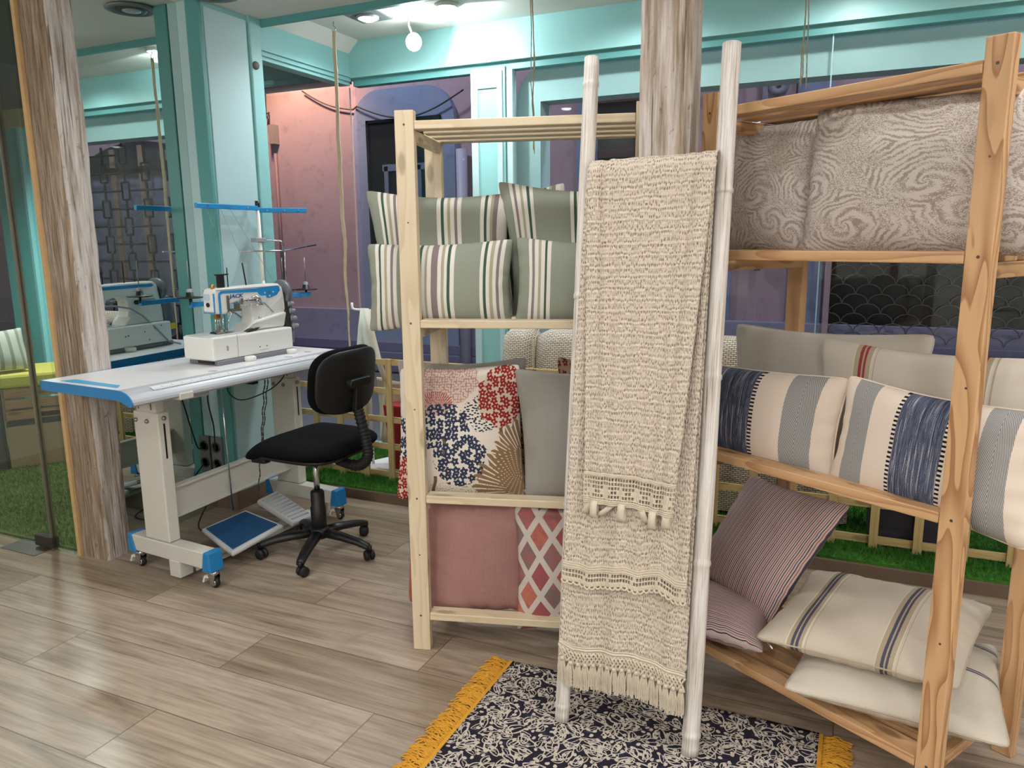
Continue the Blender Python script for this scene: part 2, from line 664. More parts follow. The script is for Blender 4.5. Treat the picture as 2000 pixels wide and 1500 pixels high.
def ikat():
    t = NT('ikat_band_cloth')
    uv = t.uv()
    u = t.sep(uv)
    a = t.m('ABSOLUTE', t.m('SUBTRACT', u[0], .5))
    cream = (224, 209, 194)
    # herringbone bands
    inh = t.m('MULTIPLY', t.m('GREATER_THAN', a, .275), t.m('LESS_THAN', a, .415))
    zig = t.m('ABSOLUTE', t.m('SUBTRACT', a, .345))
    hz = t.m('FRACT', t.m('ADD', t.m('MULTIPLY', u[1], 24.), t.m('MULTIPLY', zig, 140.)))
    hb = t.mix(t.step(hz, .5, .7), (122, 123, 124), (184, 182, 178))
    c = t.mix(inh, cream, hb)
    # ikat centre
    ink = t.m('LESS_THAN', a, .118)
    st = t.noise(t.vm('MULTIPLY', uv, (150., 1.6, 1)), 1., 3, .6)
    dash = t.m('MULTIPLY', t.m('SUBTRACT', t.noise(t.vm('MULTIPLY', uv, (90., 150., 1)), 1., 1), .5), .12)
    ik = t.ramp(t.m('ADD', st, dash), [(.3, (30, 33, 50)), (.42, (60, 68, 92)), (.48, (112, 118, 136)), (.52, (46, 52, 74)), (.57, (80, 88, 110)), (.62, (190, 190, 194)), (.66, (70, 78, 100))])
    c = t.mix(ink, c, ik)
    # stitched edge
    ine = t.m('MULTIPLY', t.m('GREATER_THAN', a, .118), t.m('LESS_THAN', a, .138))
    dd = t.m('GREATER_THAN', t.m('FRACT', t.m('MULTIPLY', u[1], 27.)), .5)
    c = t.mix(t.m('MULTIPLY', ine, dd), c, (22, 24, 38))
    return cloth(t, c, weave=600, extra=t.m('MULTIPLY', t.m('MULTIPLY', st, ink), 1.5))


IKAT = ikat()


def pinstripe():
    t = NT('pinstripe_cloth')
    u = t.sep(t.uv())
    x = t.m('FRACT', t.m('MULTIPLY', u[0], 19.))
    c = t.ramp(x, seg_stops([(.22, (212, 192, 190)), (.13, (58, 54, 70)), (.2, (214, 196, 190)), (.14, (182, 112, 106)), (.18, (214, 196, 194)), (.13, (84, 78, 94))]), 'CONSTANT')
    return cloth(t, c, weave=400)


PINS = pinstripe()


def paisley():
    t = NT('paisley_jacquard')
    uv = t.uv()
    wob = t.vm('SUBTRACT', t.n('TexNoise', {'Vector': uv, 'Scale': 4., 'Detail': 2.}).outputs['Color'], (.5, .5, .5))
    p = t.vm('ADD', t.vm('MULTIPLY', uv, (2.5, 2.5, 0)), t.vm('MULTIPLY', wob, (.32, .32, 0)))
    vo = t.n('TexVoronoi', {'Vector': p, 'Scale': 1., 'Randomness': .75}, voronoi_dimensions='2D')
    d = t.vm('SUBTRACT', p, vo.outputs['Position'])
    x, y, _ = t.sep(d)
    r = t.m('SQRT', t.m('ADD', t.m('MULTIPLY', x, x), t.m('MULTIPLY', y, y)))
    th = t.m('ARCTAN2', y, x)
    lr = t.m('LOGARITHM', t.m('ADD', r, .035), 2.718)
    fn = t.m('MULTIPLY', t.m('SUBTRACT', t.noise(uv, 30., 2), .5), 2.6)
    ph = t.m('ADD', t.m('ADD', t.m('MULTIPLY', th, 3.), t.m('MULTIPLY', lr, 8.)), fn)
    s1 = t.m('SINE', ph)
    s2 = t.m('SINE', t.m('ADD', t.m('MULTIPLY', r, 84.), t.m('MULTIPLY', fn, 2.4)))
    near = t.step(r, .16, .36)
    zone = t.step(t.noise(uv, 5., 2), .44, .58)
    s = t.m('ADD', t.m('MULTIPLY', s1, t.m('SUBTRACT', 1., t.m('MULTIPLY', near, .75))), t.m('MULTIPLY', s2, t.m('MULTIPLY', t.m('ADD', .3, t.m('MULTIPLY', near, .6)), t.m('SUBTRACT', 1., t.m('MULTIPLY', zone, .8)))))
    vein = t.m('SINE', t.m('MULTIPLY', t.noise(uv, 26., 3, .6), 62.))
    s = t.m('ADD', s, t.m('MULTIPLY', vein, t.m('ADD', .55, t.m('MULTIPLY', zone, .75))))
    k = t.step(s, -.5, -.05)
    c = t.mix(k, (162, 149, 139), (209, 200, 194))
    return cloth(t, c, weave=500, str_=.22, extra=t.m('MULTIPLY', k, 2.5))


PAIS = paisley()


def flower(t, uv, scale, petals=5., size=.44, rnd=.55):
    p = t.vm('MULTIPLY', uv, (scale, scale, 0))
    vo = t.n('TexVoronoi', {'Vector': p, 'Scale': 1., 'Randomness': rnd}, voronoi_dimensions='2D')
    d = t.vm('SUBTRACT', p, vo.outputs['Position'])
    x, y, _ = t.sep(d)
    r = t.m('SQRT', t.m('ADD', t.m('MULTIPLY', x, x), t.m('MULTIPLY', y, y)))
    rot = t.m('MULTIPLY', t.sep(vo.outputs['Color'])[0], 6.28)
    th = t.m('ADD', t.m('MULTIPLY', t.m('ARCTAN2', y, x), petals), rot)
    rad = t.m('MULTIPLY', t.m('ADD', .8, t.m('MULTIPLY', t.m('COSINE', th), .2)), size)
    pet = t.step(r, t.m('ADD', rad, .03), t.m('SUBTRACT', rad, .03))
    cen = t.step(r, size * .24, size * .15)
    vein = t.m('MULTIPLY', t.m('GREATER_THAN', t.m('COSINE', th), .93), t.m('LESS_THAN', r, t.m('MULTIPLY', rad, .8)))
    return pet, cen, vein


def blob(t, x, y, cx, cy, rx, ry, wob):
    a = t.m('DIVIDE', t.m('SUBTRACT', x, cx), rx)
    b = t.m('DIVIDE', t.m('SUBTRACT', y, cy), ry)
    e = t.m('ADD', t.m('ADD', t.m('MULTIPLY', a, a), t.m('MULTIPLY', b, b)), wob)
    return t.m('LESS_THAN', e, 1.)


def floral():
    t = NT('garden_print_cloth')
    uv = t.uv()
    x, y, _ = t.sep(uv)
    wob = t.m('MULTIPLY', t.m('SUBTRACT', t.noise(uv, 9., 3), .5), 1.5)
    cream = (226, 216, 206)
    c = t.mix(t.m('MULTIPLY', t.step(t.noise(uv, 90., 3), .55, .62), t.step(y, .2, .1)), cream, (150, 128, 98))
    tx = t.m('ADD', x, t.m('MULTIPLY', t.m('SINE', t.m('MULTIPLY', y, 26.)), .012))
    for cx, lo, hi in ((.32, .02, .2), (.4, .36, .5), (.14, .1, .45), (.86, .5, .66)):
        trunk = t.m('MULTIPLY', t.m('LESS_THAN', t.m('ABSOLUTE', t.m('SUBTRACT', tx, cx)), .013), t.m('MULTIPLY', t.m('GREATER_THAN', y, lo), t.m('LESS_THAN', y, hi)))
        c = t.mix(trunk, c, (112, 90, 70))
    # pale pink tree
    m = blob(t, x, y, .4, .9, .27, .18, wob)
    pet, cen, v = flower(t, uv, 52., 5., .5)
    c = t.mix(t.m('MULTIPLY', m, t.m('SUBTRACT', 1., pet)), c, (190, 140, 132))
    c = t.mix(t.m('MULTIPLY', m, cen), c, (160, 92, 92))
    # coral grass fan under it
    gx = t.m('ARCTAN2', t.m('SUBTRACT', y, .66), t.m('SUBTRACT', x, .33))
    fan = t.m('MULTIPLY', t.m('GREATER_THAN', t.m('SINE', t.m('MULTIPLY', gx, 58.)), .1), blob(t, x, y, .33, .74, .14, .09, 0.))
    c = t.mix(fan, c, (170, 88, 80))
    # navy blossom
    m = t.m('MAXIMUM', blob(t, x, y, .32, .58, .3, .15, wob), blob(t, x, y, .52, .34, .2, .22, wob))
    m = t.m('MAXIMUM', m, blob(t, x, y, .1, .3, .14, .2, wob))
    pet, cen, v = flower(t, uv, 17., 5., .6)
    c = t.mix(t.m('MULTIPLY', m, pet), c, (32, 46, 74))
    c = t.mix(t.m('MULTIPLY', m, v), c, (66, 96, 128))
    c = t.mix(t.m('MULTIPLY', m, cen), c, (206, 166, 152))
    # navy leaves
    m = blob(t, x, y, .7, .66, .15, .14, wob)
    lf = t.voro(t.vm('MULTIPLY', uv, (34., 60., 1)), 1.)
    c = t.mix(t.m('MULTIPLY', m, t.m('LESS_THAN', lf, .34)), c, (44, 54, 76))
    # red tree
    m = t.m('MAXIMUM', blob(t, x, y, .87, .78, .2, .22, wob), blob(t, x, y, .04, .12, .1, .22, wob))
    pet, cen, v = flower(t, uv, 19., 5., .6)
    c = t.mix(m, c, (214, 196, 180))
    c = t.mix(t.m('MULTIPLY', m, pet), c, (148, 42, 44))
    c = t.mix(t.m('MULTIPLY', m, cen), c, (222, 176, 150))
    # tan palms
    for cx, cy, rx, ry in ((.98, .08, .36, .34), (1.02, .3, .24, .3)):
        ang = t.m('ARCTAN2', t.m('SUBTRACT', y, cy), t.m('SUBTRACT', x, cx))
        lobe = t.m('MULTIPLY', t.m('SINE', t.m('MULTIPLY', ang, 24.)), .16)
        m = blob(t, x, y, cx, cy, rx, ry, t.m('ADD', lobe, t.m('MULTIPLY', wob, .3)))
        rib = t.m('GREATER_THAN', t.m('SINE', t.m('MULTIPLY', ang, 48.)), -.55)
        c = t.mix(t.m('MULTIPLY', m, rib), c, (142, 114, 82))
    return cloth(t, c, weave=500)


FLORAL = floral()


def leopard():
    t = NT('rust_speckle_cloth')
    uv = t.uv()
    pet, cen, v = flower(t, uv, 16., 5., .48)
    c = t.mix(pet, (176, 140, 120), (104, 44, 40))
    c = t.mix(cen, c, (206, 160, 134))
    return cloth(t, c, weave=500)


LEO = leopard()


def diamonds():
    t = NT('diamond_lattice_cloth')
    uv = t.uv()
    x, y, _ = t.sep(uv)
    a = t.m('ADD', t.m('MULTIPLY', x, 4.3), t.m('MULTIPLY', y, 3.2))
    b = t.m('SUBTRACT', t.m('MULTIPLY', x, 4.3), t.m('MULTIPLY', y, 3.2))
    la = t.m('ABSOLUTE', t.m('SUBTRACT', t.m('FRACT', a), .5))
    lb = t.m('ABSOLUTE', t.m('SUBTRACT', t.m('FRACT', b), .5))
    lat = t.m('GREATER_THAN', t.m('MAXIMUM', la, lb), .37)
    cid = t.n('TexWhiteNoise', {'Vector': t.xyz(t.m('FLOOR', a), t.m('FLOOR', b), 0.)}, noise_dimensions='2D').outputs['Value']
    hue = t.m('ADD', cid, t.m('MULTIPLY', t.m('SUBTRACT', t.noise(uv, 14., 4, .6), .5), 1.1))
    inner = t.ramp(hue, [(.1, (134, 112, 112)), (.35, (172, 100, 98)), (.6, (192, 116, 96)), (.85, (160, 88, 92))])
    c = t.mix(lat, inner, (208, 200, 192))
    return cloth(t, c, weave=500)


DIAM = diamonds()


def knit(name, col, dark, su=205., sv=58.):
    """open crepe-like weave, UV in metres"""
    t = NT(name)
    uv = t.uv()
    x, y, _ = t.sep(uv)
    wy = t.m('ADD', y, t.m('MULTIPLY', t.m('SUBTRACT', t.noise(uv, 14., 2), .5), .02))
    wx = t.m('ADD', x, t.m('MULTIPLY', t.m('SUBTRACT', t.noise(uv, 40., 2), .5), .006))
    v = t.voro(t.xyz(t.m('MULTIPLY', wx, su), t.m('MULTIPLY', wy, sv), 0.), 1., rnd=.6)
    big = t.noise(t.vm('MULTIPLY', uv, (26., 60., 1)), 1., 3)
    slit = t.m('MULTIPLY', t.step(v, .36, .14), t.m('ADD', .35, t.m('MULTIPLY', t.step(big, .34, .56), .65)))
    row = t.m('MULTIPLY', t.m('SINE', t.m('MULTIPLY', wy, 560.)), .5)
    c = t.mix(t.m('MULTIPLY', slit, .85), col, dark)
    c = t.mix(t.m('MULTIPLY', t.step(row, .2, .5), .18), c, (240, 228, 208))
    h = t.m('ADD', t.m('MULTIPLY', v, 1.4), t.m('MULTIPLY', row, .35))
    t.pbr(c, .95, 0, t.bump(h, .55, .006), Specular_IOR_Level=.1)
    return t.mat


KNIT = knit('crepe_weave', (211, 198, 183), (104, 86, 70))
COTTON = plain('cotton_cord', (210, 198, 178), .95, nz=.3, nscale=300)
CREAMTAPE = plain('cream_tape', (210, 199, 180), .9, nz=.2, nscale=200)


def rug_mat():
    t = NT('leaf_print_rug')
    base = t.obj()
    wob = t.vm('SUBTRACT', t.n('TexNoise', {'Vector': base, 'Scale': 24., 'Detail': 2.}).outputs['Color'], (.5, .5, .5))
    o = t.vm('ADD', base, t.vm('MULTIPLY', wob, (.012, .012, 0)))
    ink = None
    for sc, ox, L, Wd, wd in ((14., 0., .5, .26, .036), (17., .37, .44, .2, .034), (21., .53, .42, .22, .034), (38., .71, .26, .1, .11)):
        p = t.vm('MULTIPLY', t.vm('ADD', o, (ox, ox * 1.7, 0)), (sc, sc, 0))
        vo = t.n('TexVoronoi', {'Vector': p, 'Scale': 1., 'Randomness': .8}, voronoi_dimensions='2D')
        d = t.vm('SUBTRACT', p, vo.outputs['Position'])
        d = t.n('VectorRotate', {'Vector': d, 'Angle': t.m('MULTIPLY', t.sep(vo.outputs['Color'])[0], 6.28)}, rotation_type='Z_AXIS').outputs[0]
        x, y, _ = t.sep(d)
        y = t.m('ADD', y, t.m('MULTIPLY', t.m('MULTIPLY', x, x), .55))
        k = t.m('DIVIDE', x, L)
        w = t.m('MULTIPLY', t.m('SUBTRACT', 1., t.m('MULTIPLY', k, k)), Wd)
        e = t.m('ABSOLUTE', t.m('SUBTRACT', t.m('ABSOLUTE', y), w))
        ln = t.m('MULTIPLY', t.m('LESS_THAN', e, wd), t.m('LESS_THAN', t.m('ABSOLUTE', x), L))
        mid = t.m('MULTIPLY', t.m('LESS_THAN', t.m('ABSOLUTE', y), .022), t.m('LESS_THAN', t.m('ABSOLUTE', x), L * .55))
        ln = t.m('MAXIMUM', ln, mid)
        ink = ln if ink is None else t.m('MAXIMUM', ink, ln)
    c = t.mix(ink, (40, 37, 47), (192, 182, 170))
    c = t.mix(t.m('MULTIPLY', t.step(t.noise(base, 60., 3), .58, .66), .35), c, (70, 72, 100))
    t.pbr(c, .95, 0, t.bump(t.noise(base, 500., 2), .3, .003), Specular_IOR_Level=.1)
    return t.mat


RUGM = rug_mat()
MUSTARD = plain('mustard_yarn', (214, 154, 46), .95, nz=.4, nscale=220)


def weave_mat():
    t = NT('cream_resin_wicker')
    b = t.n('TexBrick', {'Vector': t.uv(), 'Color1': lin((226, 217, 200)), 'Color2': lin((206, 195, 176)), 'Mortar': lin((104, 88, 72)), 'Scale': 1.,
                         'Mortar Size': .0022, 'Mortar Smooth': .4, 'Brick Width': .026, 'Row Height': .0105}, offset=.5)
    t.pbr(b.outputs['Color'], .6, 0, t.bump(t.m('SUBTRACT', 1., b.outputs['Fac']), .6, .005))
    return t.mat


WICKER = weave_mat()


def bamboo_mat():
    t = NT('whitewashed_bamboo')
    u = t.sep(t.uv())
    a = t.noise(t.xyz(t.m('MULTIPLY', u[0], 5.), t.m('MULTIPLY', u[1], 170.), 0.), 1., 4, .6)
    b = t.noise(t.xyz(t.m('MULTIPLY', u[0], 3.), t.m('MULTIPLY', u[1], 30.), 5.), 1., 3, .6)
    c = t.ramp(t.m('ADD', t.m('MULTIPLY', a, .6), t.m('MULTIPLY', b, .4)), [(.33, (128, 108, 92)), (.43, (196, 187, 180)), (.55, (224, 220, 216)), (.7, (234, 231, 228))])
    t.pbr(c, .5, 0, t.bump(a, .15, .002))
    return t.mat


BAMBOO = bamboo_mat()


def turf_mat(name, a, b):
    t = NT(name)
    n = t.noise(t.obj(), 40., 4, .7)
    w = t.noise(t.obj(), 2.5, 3)
    c = t.ramp(t.m('ADD', t.m('MULTIPLY', n, .7), t.m('MULTIPLY', w, .3)), [(.3, a), (.7, b)])
    t.pbr(c, .8, 0, t.bump(n, .5, .02), Specular_IOR_Level=.2)
    return t.mat


TURF = turf_mat('turf_green', (34, 82, 26), (84, 146, 54))
TURF2 = turf_mat('turf_porch', (66, 84, 34), (112, 130, 66))
JUTE = plain('jute_rope', (202, 188, 162), .95, nz=.3, nscale=150)
WHITEM = plain('white_enamel', (228, 226, 218), .35)
BEIGEM = plain('warm_white_steel', (204, 202, 194), .4)
BLUEP = plain('blue_plastic', (30, 122, 184), .35)
BLUE2 = plain('machine_blue', (38, 140, 206), .3)
BLUELOGO = plain('logo_blue', (34, 92, 158), .4)
GREYP = plain('grey_plastic', (150, 152, 158), .4)
SILVER = plain('silver_edge', (176, 178, 184), .38, .1)
CHROME = plain('chrome', (206, 206, 208), .18, 1.)
STEEL = plain('brushed_steel', (150, 146, 140), .35, .9)
DARKST = plain('dark_steel', (74, 70, 66), .4, .7)
BLACKP = plain('black_plastic', (15, 15, 17), .45)
BLACKF = plain('black_cloth', (10, 10, 14), .95, nz=.3, nscale=400, Specular_IOR_Level=.15)
BLACKR = plain('black_rubber', (18, 18, 18), .6)
BRASS = plain('brass', (176, 130, 76), .3, .9)
TABLET = plain('white_laminate', (226, 224, 226), .3)
RED = plain('red_leatherette', (150, 34, 42), .55)
DARKBOX = plain('anthracite_planter', (40, 40, 48), .5)
CREAMSTRAP = plain('cream_canvas', (218, 212, 196), .85, nz=.15, nscale=200)
YELLOW = plain('yellow_canvas', (214, 200, 90), .85, nz=.15, nscale=200)
PANEL = plain('laminate_panel', (176, 140, 112), .5, nz=.3, nscale=12)
DARK = plain('dark_interior', (22, 22, 30), .3)
IRON = plain('wrought_iron', (16, 16, 19), .95)
VIOLET = plain('violet_slats', (104, 96, 130), .5)
GLASS = glass('shop_glass', (244, 249, 248), .55)
GLASSG = glass('green_door_glass', (236, 243, 239), .7)


# ------------------------------------------------------------------ pillow
def pillow(name, label, quad, T, mat, cat='cushion', group=None, pinch=.055, n=34, wr=.5, seed=0, piping=None, face=None, sag=0., fat=.52):
    """stuffed cover: quad = TL, TR, BR, BL tips in space, T = thickness"""
    TL, TR, BR, BL = [Vector(q) for q in quad]
    W = ((TR - TL).length + (BR - BL).length) / 2
    H = ((TL - BL).length + (TR - BR).length) / 2
    nrm = (TR - BL).cross(TL - BR).normalized()
    c = (TL + TR + BR + BL) / 4
    if (EYE - c).dot(nrm) < 0 and face is None:
        nrm = -nrm
    if face is not None and nrm.dot(Vector(face)) < 0:
        nrm = -nrm
    sd = seed * 13.7 + 2.1

    def base(u, v):
        a, b = u * 2 - 1, v * 2 - 1
        px = pinch * min(1, H / W) * 2
        py = pinch * min(1, W / H) * 2
        a2 = a * (1 - px * (1 - b * b) * abs(a) ** 1.5)
        b2 = b * (1 - py * (1 - a * a) * abs(b) ** 1.5)
        tip = 1 - .03 * abs(a) ** 14 * abs(b) ** 14 - .012 * abs(a * b) ** 5
        a2, b2 = a2 * tip, b2 * tip
        U, Vv = (a2 + 1) / 2, (b2 + 1) / 2
        return lerp(lerp(BL, BR, U), lerp(TL, TR, U), Vv)

    def height(u, v):
        a, b = abs(u * 2 - 1), abs(v * 2 - 1)
        h = (max(0, 1 - a ** 2.3) * max(0, 1 - b ** 2.3)) ** fat
        p = Vector((u * W * 7, v * H * 7, sd))
        lump = noise.noise(p * .7) * .16
        e = (a ** 6 + b ** 6)
        rid = (sin(u * W * 95 + 3 * noise.noise(p * 2)) * b ** 7 + sin(v * H * 95 + 3 * noise.noise(p * 2.3)) * a ** 7) * .15 * wr
        fold = noise.noise(Vector((u * W * 16 + v * 5, v * H * 9, sd + 4))) * .17 * wr * (.35 + e)
        sg = 1 + sag * (.5 - v)
        return T / 2 * h * (1 + lump + fold) * sg + T * .5 * rid * h ** .3 * (1 if 0 < u < 1 and 0 < v < 1 else 0)

    g = G()
    idx = {}
    for s in (1, -1):
        for j in range(n + 1):
            for i in range(n + 1):
                edge = i in (0, n) or j in (0, n)
                if edge and s < 0:
                    idx[(s, i, j)] = idx[(1, i, j)]
                    continue
                # cluster the samples towards the seams
                u = .5 - .5 * cos(pi * i / n) * (.55 + .45 * abs(cos(pi * i / n))) if True else i / n
                v = .5 - .5 * cos(pi * j / n) * (.55 + .45 * abs(cos(pi * j / n)))
                idx[(s, i, j)] = len(g.v)
                g.v.append(tuple(base(u, v) + nrm * s * height(u, v)))
                g.uvp = getattr(g, 'uvp', {})
                g.uvp[idx[(s, i, j)]] = (u, v)
    for s in (1, -1):
        for j in range(n):
            for i in range(n):
                q = [idx[(s, i, j)], idx[(s, i + 1, j)], idx[(s, i + 1, j + 1)], idx[(s, i, j + 1)]]
                if s < 0:
                    q = q[::-1]
                g.face(q, [g.uvp[k] for k in q], True)
    o = g.build(name, mat)
    tag(o, label, cat, group)
    if piping:
        pts = []
        k = 26
        for e in range(4):
            for i in range(k):
                x = i / k
                u, v = ((x, 0), (1, x), (1 - x, 1), (0, 1 - x))[e]
                pts.append(base(u, v))
        G().tube(pts, .0028, 6, closed=True).build('piping', piping, o)
    return o
# ------------------------------------------------------------------ the place: levels and planes
XM, YP, XP = -3.30, 3.137, -3.149       # mirror wall, pilaster front, pilaster side
YT, YW = 3.565, 4.40                    # ceiling step, window wall
ZC, ZD, ZS, ZF = 2.72, 2.786, 2.559, 2.512
YK = 3.555                              # kerb of the display platform
ZT = .068                               # platform top
YFA = 7.5                               # facade over the street


def bx(name, mat, *d, bevel=0):
    return struct(G().box(*d).build(name, mat, bevel=bevel))


bx('floor', FLOOR, -5.4, 3.2, -3.2, YK + .3, -.1, 0)
bx('ceiling', CEIL, -5.4, 3.2, -3.2, YT, ZC, ZC + .12)
bx('ceiling_display', CEIL, XP - .1, 3.2, YT, YW + .1, ZD, ZD + .1)
bx('wall_back', WALLW, -5.4, 3.2, -3.3, -3.2, 0, 2.9)
bx('wall_right', WALLW, 3.2, 3.3, -3.3, YW + .1, 0, 2.9)
bx('wall_left', WALLW, -5.5, -5.4, -3.3, 2.33, 0, 2.9)
bx('trim_1', MINT_DEEP, XP - .02, 3.2, YT, YT + .03, ZC - .035, ZD + .01)

# window wall: soffit board over the panes, stepped frame, glass
bx('wall_window', MINT, XP - .1, 3.2, YW, YW + .1, ZS, ZD)
g = G()
g.box(XP, 3.2, YW + .035, YW + .1, ZF, ZS + .001)
struct(g.build('trim_2', MINT_DEEP))  # same mint as the soffit, its shade put in by the deeper colour
bx('wall_side', MINT, XP - .1, XP, YT, YW + .05, ZS + .03, ZD)
g = G()
g.box(XP - .1, XP + .006, YT, YW + .01, ZS + .004, ZS + .03)
g.box(XP - .1, XP - .008, YT, YW + .02, ZS - .02, ZS + .004)
g.box(XP - .1, XP - .022, YT, YW + .03, ZF + .006, ZS - .02)
struct(g.build('trim_3', MINT))
# plaster cove along the side of the display ceiling
poly = [Vector((XP, YT + .03, ZD))]
for k in range(7):
    a = radians(90 * k / 6)
    poly.append(Vector((XP + .075 - .075 * sin(a) * .9, YT + .03, ZD - .07 + .07 * (1 - cos(a)) * .9 - .002)) if 0 else Vector((XP + .08 * cos(a) ** 2, YT + .03, ZD - .075 * sin(a) ** 2)))
struct(G().prism(poly, (0, YW - YT - .03, 0)).build('trim_4', CEIL))

YG = YW + .055
for i, (a, b) in enumerate(((XP, -2.262), (-1.99, -.206), (-.203, 3.2))):
    struct(G().box(a, b, YG, YG + .01, ZT, ZF + .01).build('window_%d' % (i + 1), GLASS))
struct(G().box(-.2075, -.2015, YG - .003, YG + .012, ZT, ZF + .01).build('window_9', plain('joint_seal', (150, 186, 190), .4)))
struct(G().box(XP - .05, XP - .04, YT, YG, ZT, ZF + .02).build('window_4', GLASS))
bx('window_5', plain('joint_bead', (176, 160, 150), .3), XP - .048, XP - .042, YG - .002, YG + .006, ZT, ZF)     # slim corner bead where the panes meet

# panelled post between the two front panes
g = G().box(-2.262, -2.035, YW + .02, YW + .1, 0, ZF + .02)
o = struct(g.build('window_6', MINT))
g = G()
for a, b in ((-2.262, -2.215), (-2.085, -2.05)):
    g.box(a, b, YW + .008, YW + .03, .1, ZF)
g.box(-2.2145, -2.0855, YW + .009, YW + .03, ZF - .1, ZF - .001)
g.box(-2.03, -1.99, YW + .03, YW + .09, ZT, ZF)
struct(g.build('window_7', MINT_PALE, bevel=.003))

# outer reveal of the shop front: pale mint frame with a rounded corner, beyond the glass
poly = []
x0, x1, xi, zt, zi = -2.02, 3.2, -1.86, ZF + .03, 2.335
poly = [Vector((x0, 4.56, 0))]
R_ = .2
for k in range(9):
    a = radians(180 - 90 * k / 8)
    poly.append(Vector((x0 + R_ + R_ * cos(a), 4.56, zt - R_ + R_ * sin(a))))
poly += [Vector((x1, 4.56, zt)), Vector((x1, 4.56, zi)), Vector((xi, 4.56, zi)), Vector((xi, 4.56, 0))]
struct(G().prism(poly[::-1], (0, .16, 0)).build('trim_5', MINT_PALE))

# mirror-clad wall between the timber post and the pilaster
t = NT('mirror_glass')
mirror_m = t.pbr((214, 224, 220), 0., 1.)
bx('wall_mirror', mirror_m, XM - .03, XM, 2.47, YP + .02, 0, ZC)
# pilaster
struct(G().box(XM - .03, XP, YP, 3.475, .105, ZC).build('wall_pilaster', MINT))
g = G().box(XM - .0, XM + .062, YP - .006, YP + .01, .105, ZC)
struct(g.build('trim_6', MINT_PALE, bevel=.002))
struct(G().box(XM + .066, XP + .004, YP - .012, YP + .012, .105, ZC).build('trim_7', MINT_DEEP, bevel=.004))
struct(G().box(XP, XP + .006, YP + .025, 3.46, .13, ZC - .03).build('trim_8', MINT_PALE, bevel=.002))
struct(G().box(XM - .03, XP + .015, 3.475, YT, 0, ZC + .03).build('trim_9', MINT, bevel=.006))
struct(G().box(XM - .03, XP + .01, YP - .012, YT + .01, 0, .105).build('baseboard_pilaster', plain('brown_skirting', (118, 96, 82), .5, nz=.4, nscale=18)))
kp = atx(499, 128, XP + .015)
tag(G().lathe([(.001, .012), (.018, .012), (.022, .006), (.022, 0)], (XP + .015, kp.y, kp.z), 20, (1, 0, 0)).build('door_stop', plain('rubber_brown', (112, 92, 86), .6)),
    'small round brown stop screwed high on the mint pilaster edge', 'door stop')

# porch glass door left of the timber post, with its floor spring
struct(G().box(-3.425, -3.41, 2.322, 2.334, .004, 2.6).build('door_1', GLASSG))
g = G().box(-5.4, -3.575, 2.322, 2.334, .012, 2.6)
d2 = struct(g.build('door_2', GLASSG))
st = G().box(-3.572, -3.41, 2.322, 2.334, .004, 2.6)
struct(st.build('window_8', GLASSG))
a, b = atz(60, 1040, .06), atz(103, 1077, .02)
G().box(-3.70, -3.565, 2.31, 2.346, .015, .07).build('patch_fitting', DARKST, d2, bevel=.002)
G().box(-3.583, -3.572, 2.314, 2.342, .0, 2.6).build('edge_profile', STEEL, d2)
struct(G().box(-3.86, -3.6, 2.235, 2.36, 0, .004).build('trim_10', STEEL))
struct(G().box(-5.4, -3.40, 2.29, 2.42, 2.6, ZC).build('wall_door_head', MINT))

# ------------------------------------------------------------------ timber posts
def timber(name, x0, x1, y0, y1, z1, mat, label, amp=.006, seed=0.):
    g = G()
    nz = 110
    per = []
    nx, ny = 8, 8
    for i in range(nx):
        per.append((lerp(x0, x1, i / nx), y0))
    for i in range(ny):
        per.append((x1, lerp(y0, y1, i / ny)))
    for i in range(nx):
        per.append((lerp(x1, x0, i / nx), y1))
    for i in range(ny):
        per.append((x0, lerp(y1, y0, i / ny)))
    n = len(per)
    cx, cy = (x0 + x1) / 2, (y0 + y1) / 2
    for j in range(nz + 1):
        z = z1 * j / nz
        for i, (x, y) in enumerate(per):
            p = Vector((x * 9 + seed, y * 9, z * 2.3))
            d = noise.noise(p) * amp + noise.noise(p * 3.1) * amp * .6
            corner = i % 8 == 0
            if corner:
                d -= amp * (1.1 + .9 * noise.noise(Vector((i, 0, z * 7 + seed))))
            v = Vector((x - cx, y - cy, 0)).normalized()
            g.v.append((x + v.x * d, y + v.y * d, z))
    for j in range(nz):
        for i in range(n):
            i2 = (i + 1) % n
            g.face([j * n + i, j * n + i2, (j + 1) * n + i2, (j + 1) * n + i], None, True)
    g.face(list(range(n))[::-1])
    g.face([nz * n + i for i in range(n)])
    o = g.build(name, mat)
    md = o.modifiers.new('edge', 'EDGE_SPLIT')
    md.split_angle = radians(50)
    return tag(o, label, 'timber post')


timber('timber_post', -3.385, -3.208, 2.335, 2.475, ZC, weathered('old_beam_wood', 0., .3), 'rough old whitewashed timber post behind the sewing table corner', .006, 3.)
struct(G().box(-3.408, -3.386, 2.326, 2.47, 0, ZC).build('trim_11', plain('raw_batten', (206, 172, 124), .7, nz=.4, nscale=30)))
timber('timber_post', -.624, -.470, 2.292, 2.43, ZC, weathered('old_beam_wood_white', 9., .12), 'whitewashed timber post standing behind the bamboo ladder', .003, 17.)

# ------------------------------------------------------------------ display platform with turf
struct(G().box(XP, 3.2, YK, YW + .06, 0, ZT - .012).build('floor_platform', plain('platform_brown', (112, 92, 76), .6, nz=.4, nscale=14)))
struct(G().box(XP - .1, 3.2, YW + .0, YW + .12, 0, ZT).build('trim_12', MINT))
struct(G().box(XP - .1, XP, YT, YW, 0, ZT + .04).build('trim_13', MINT))


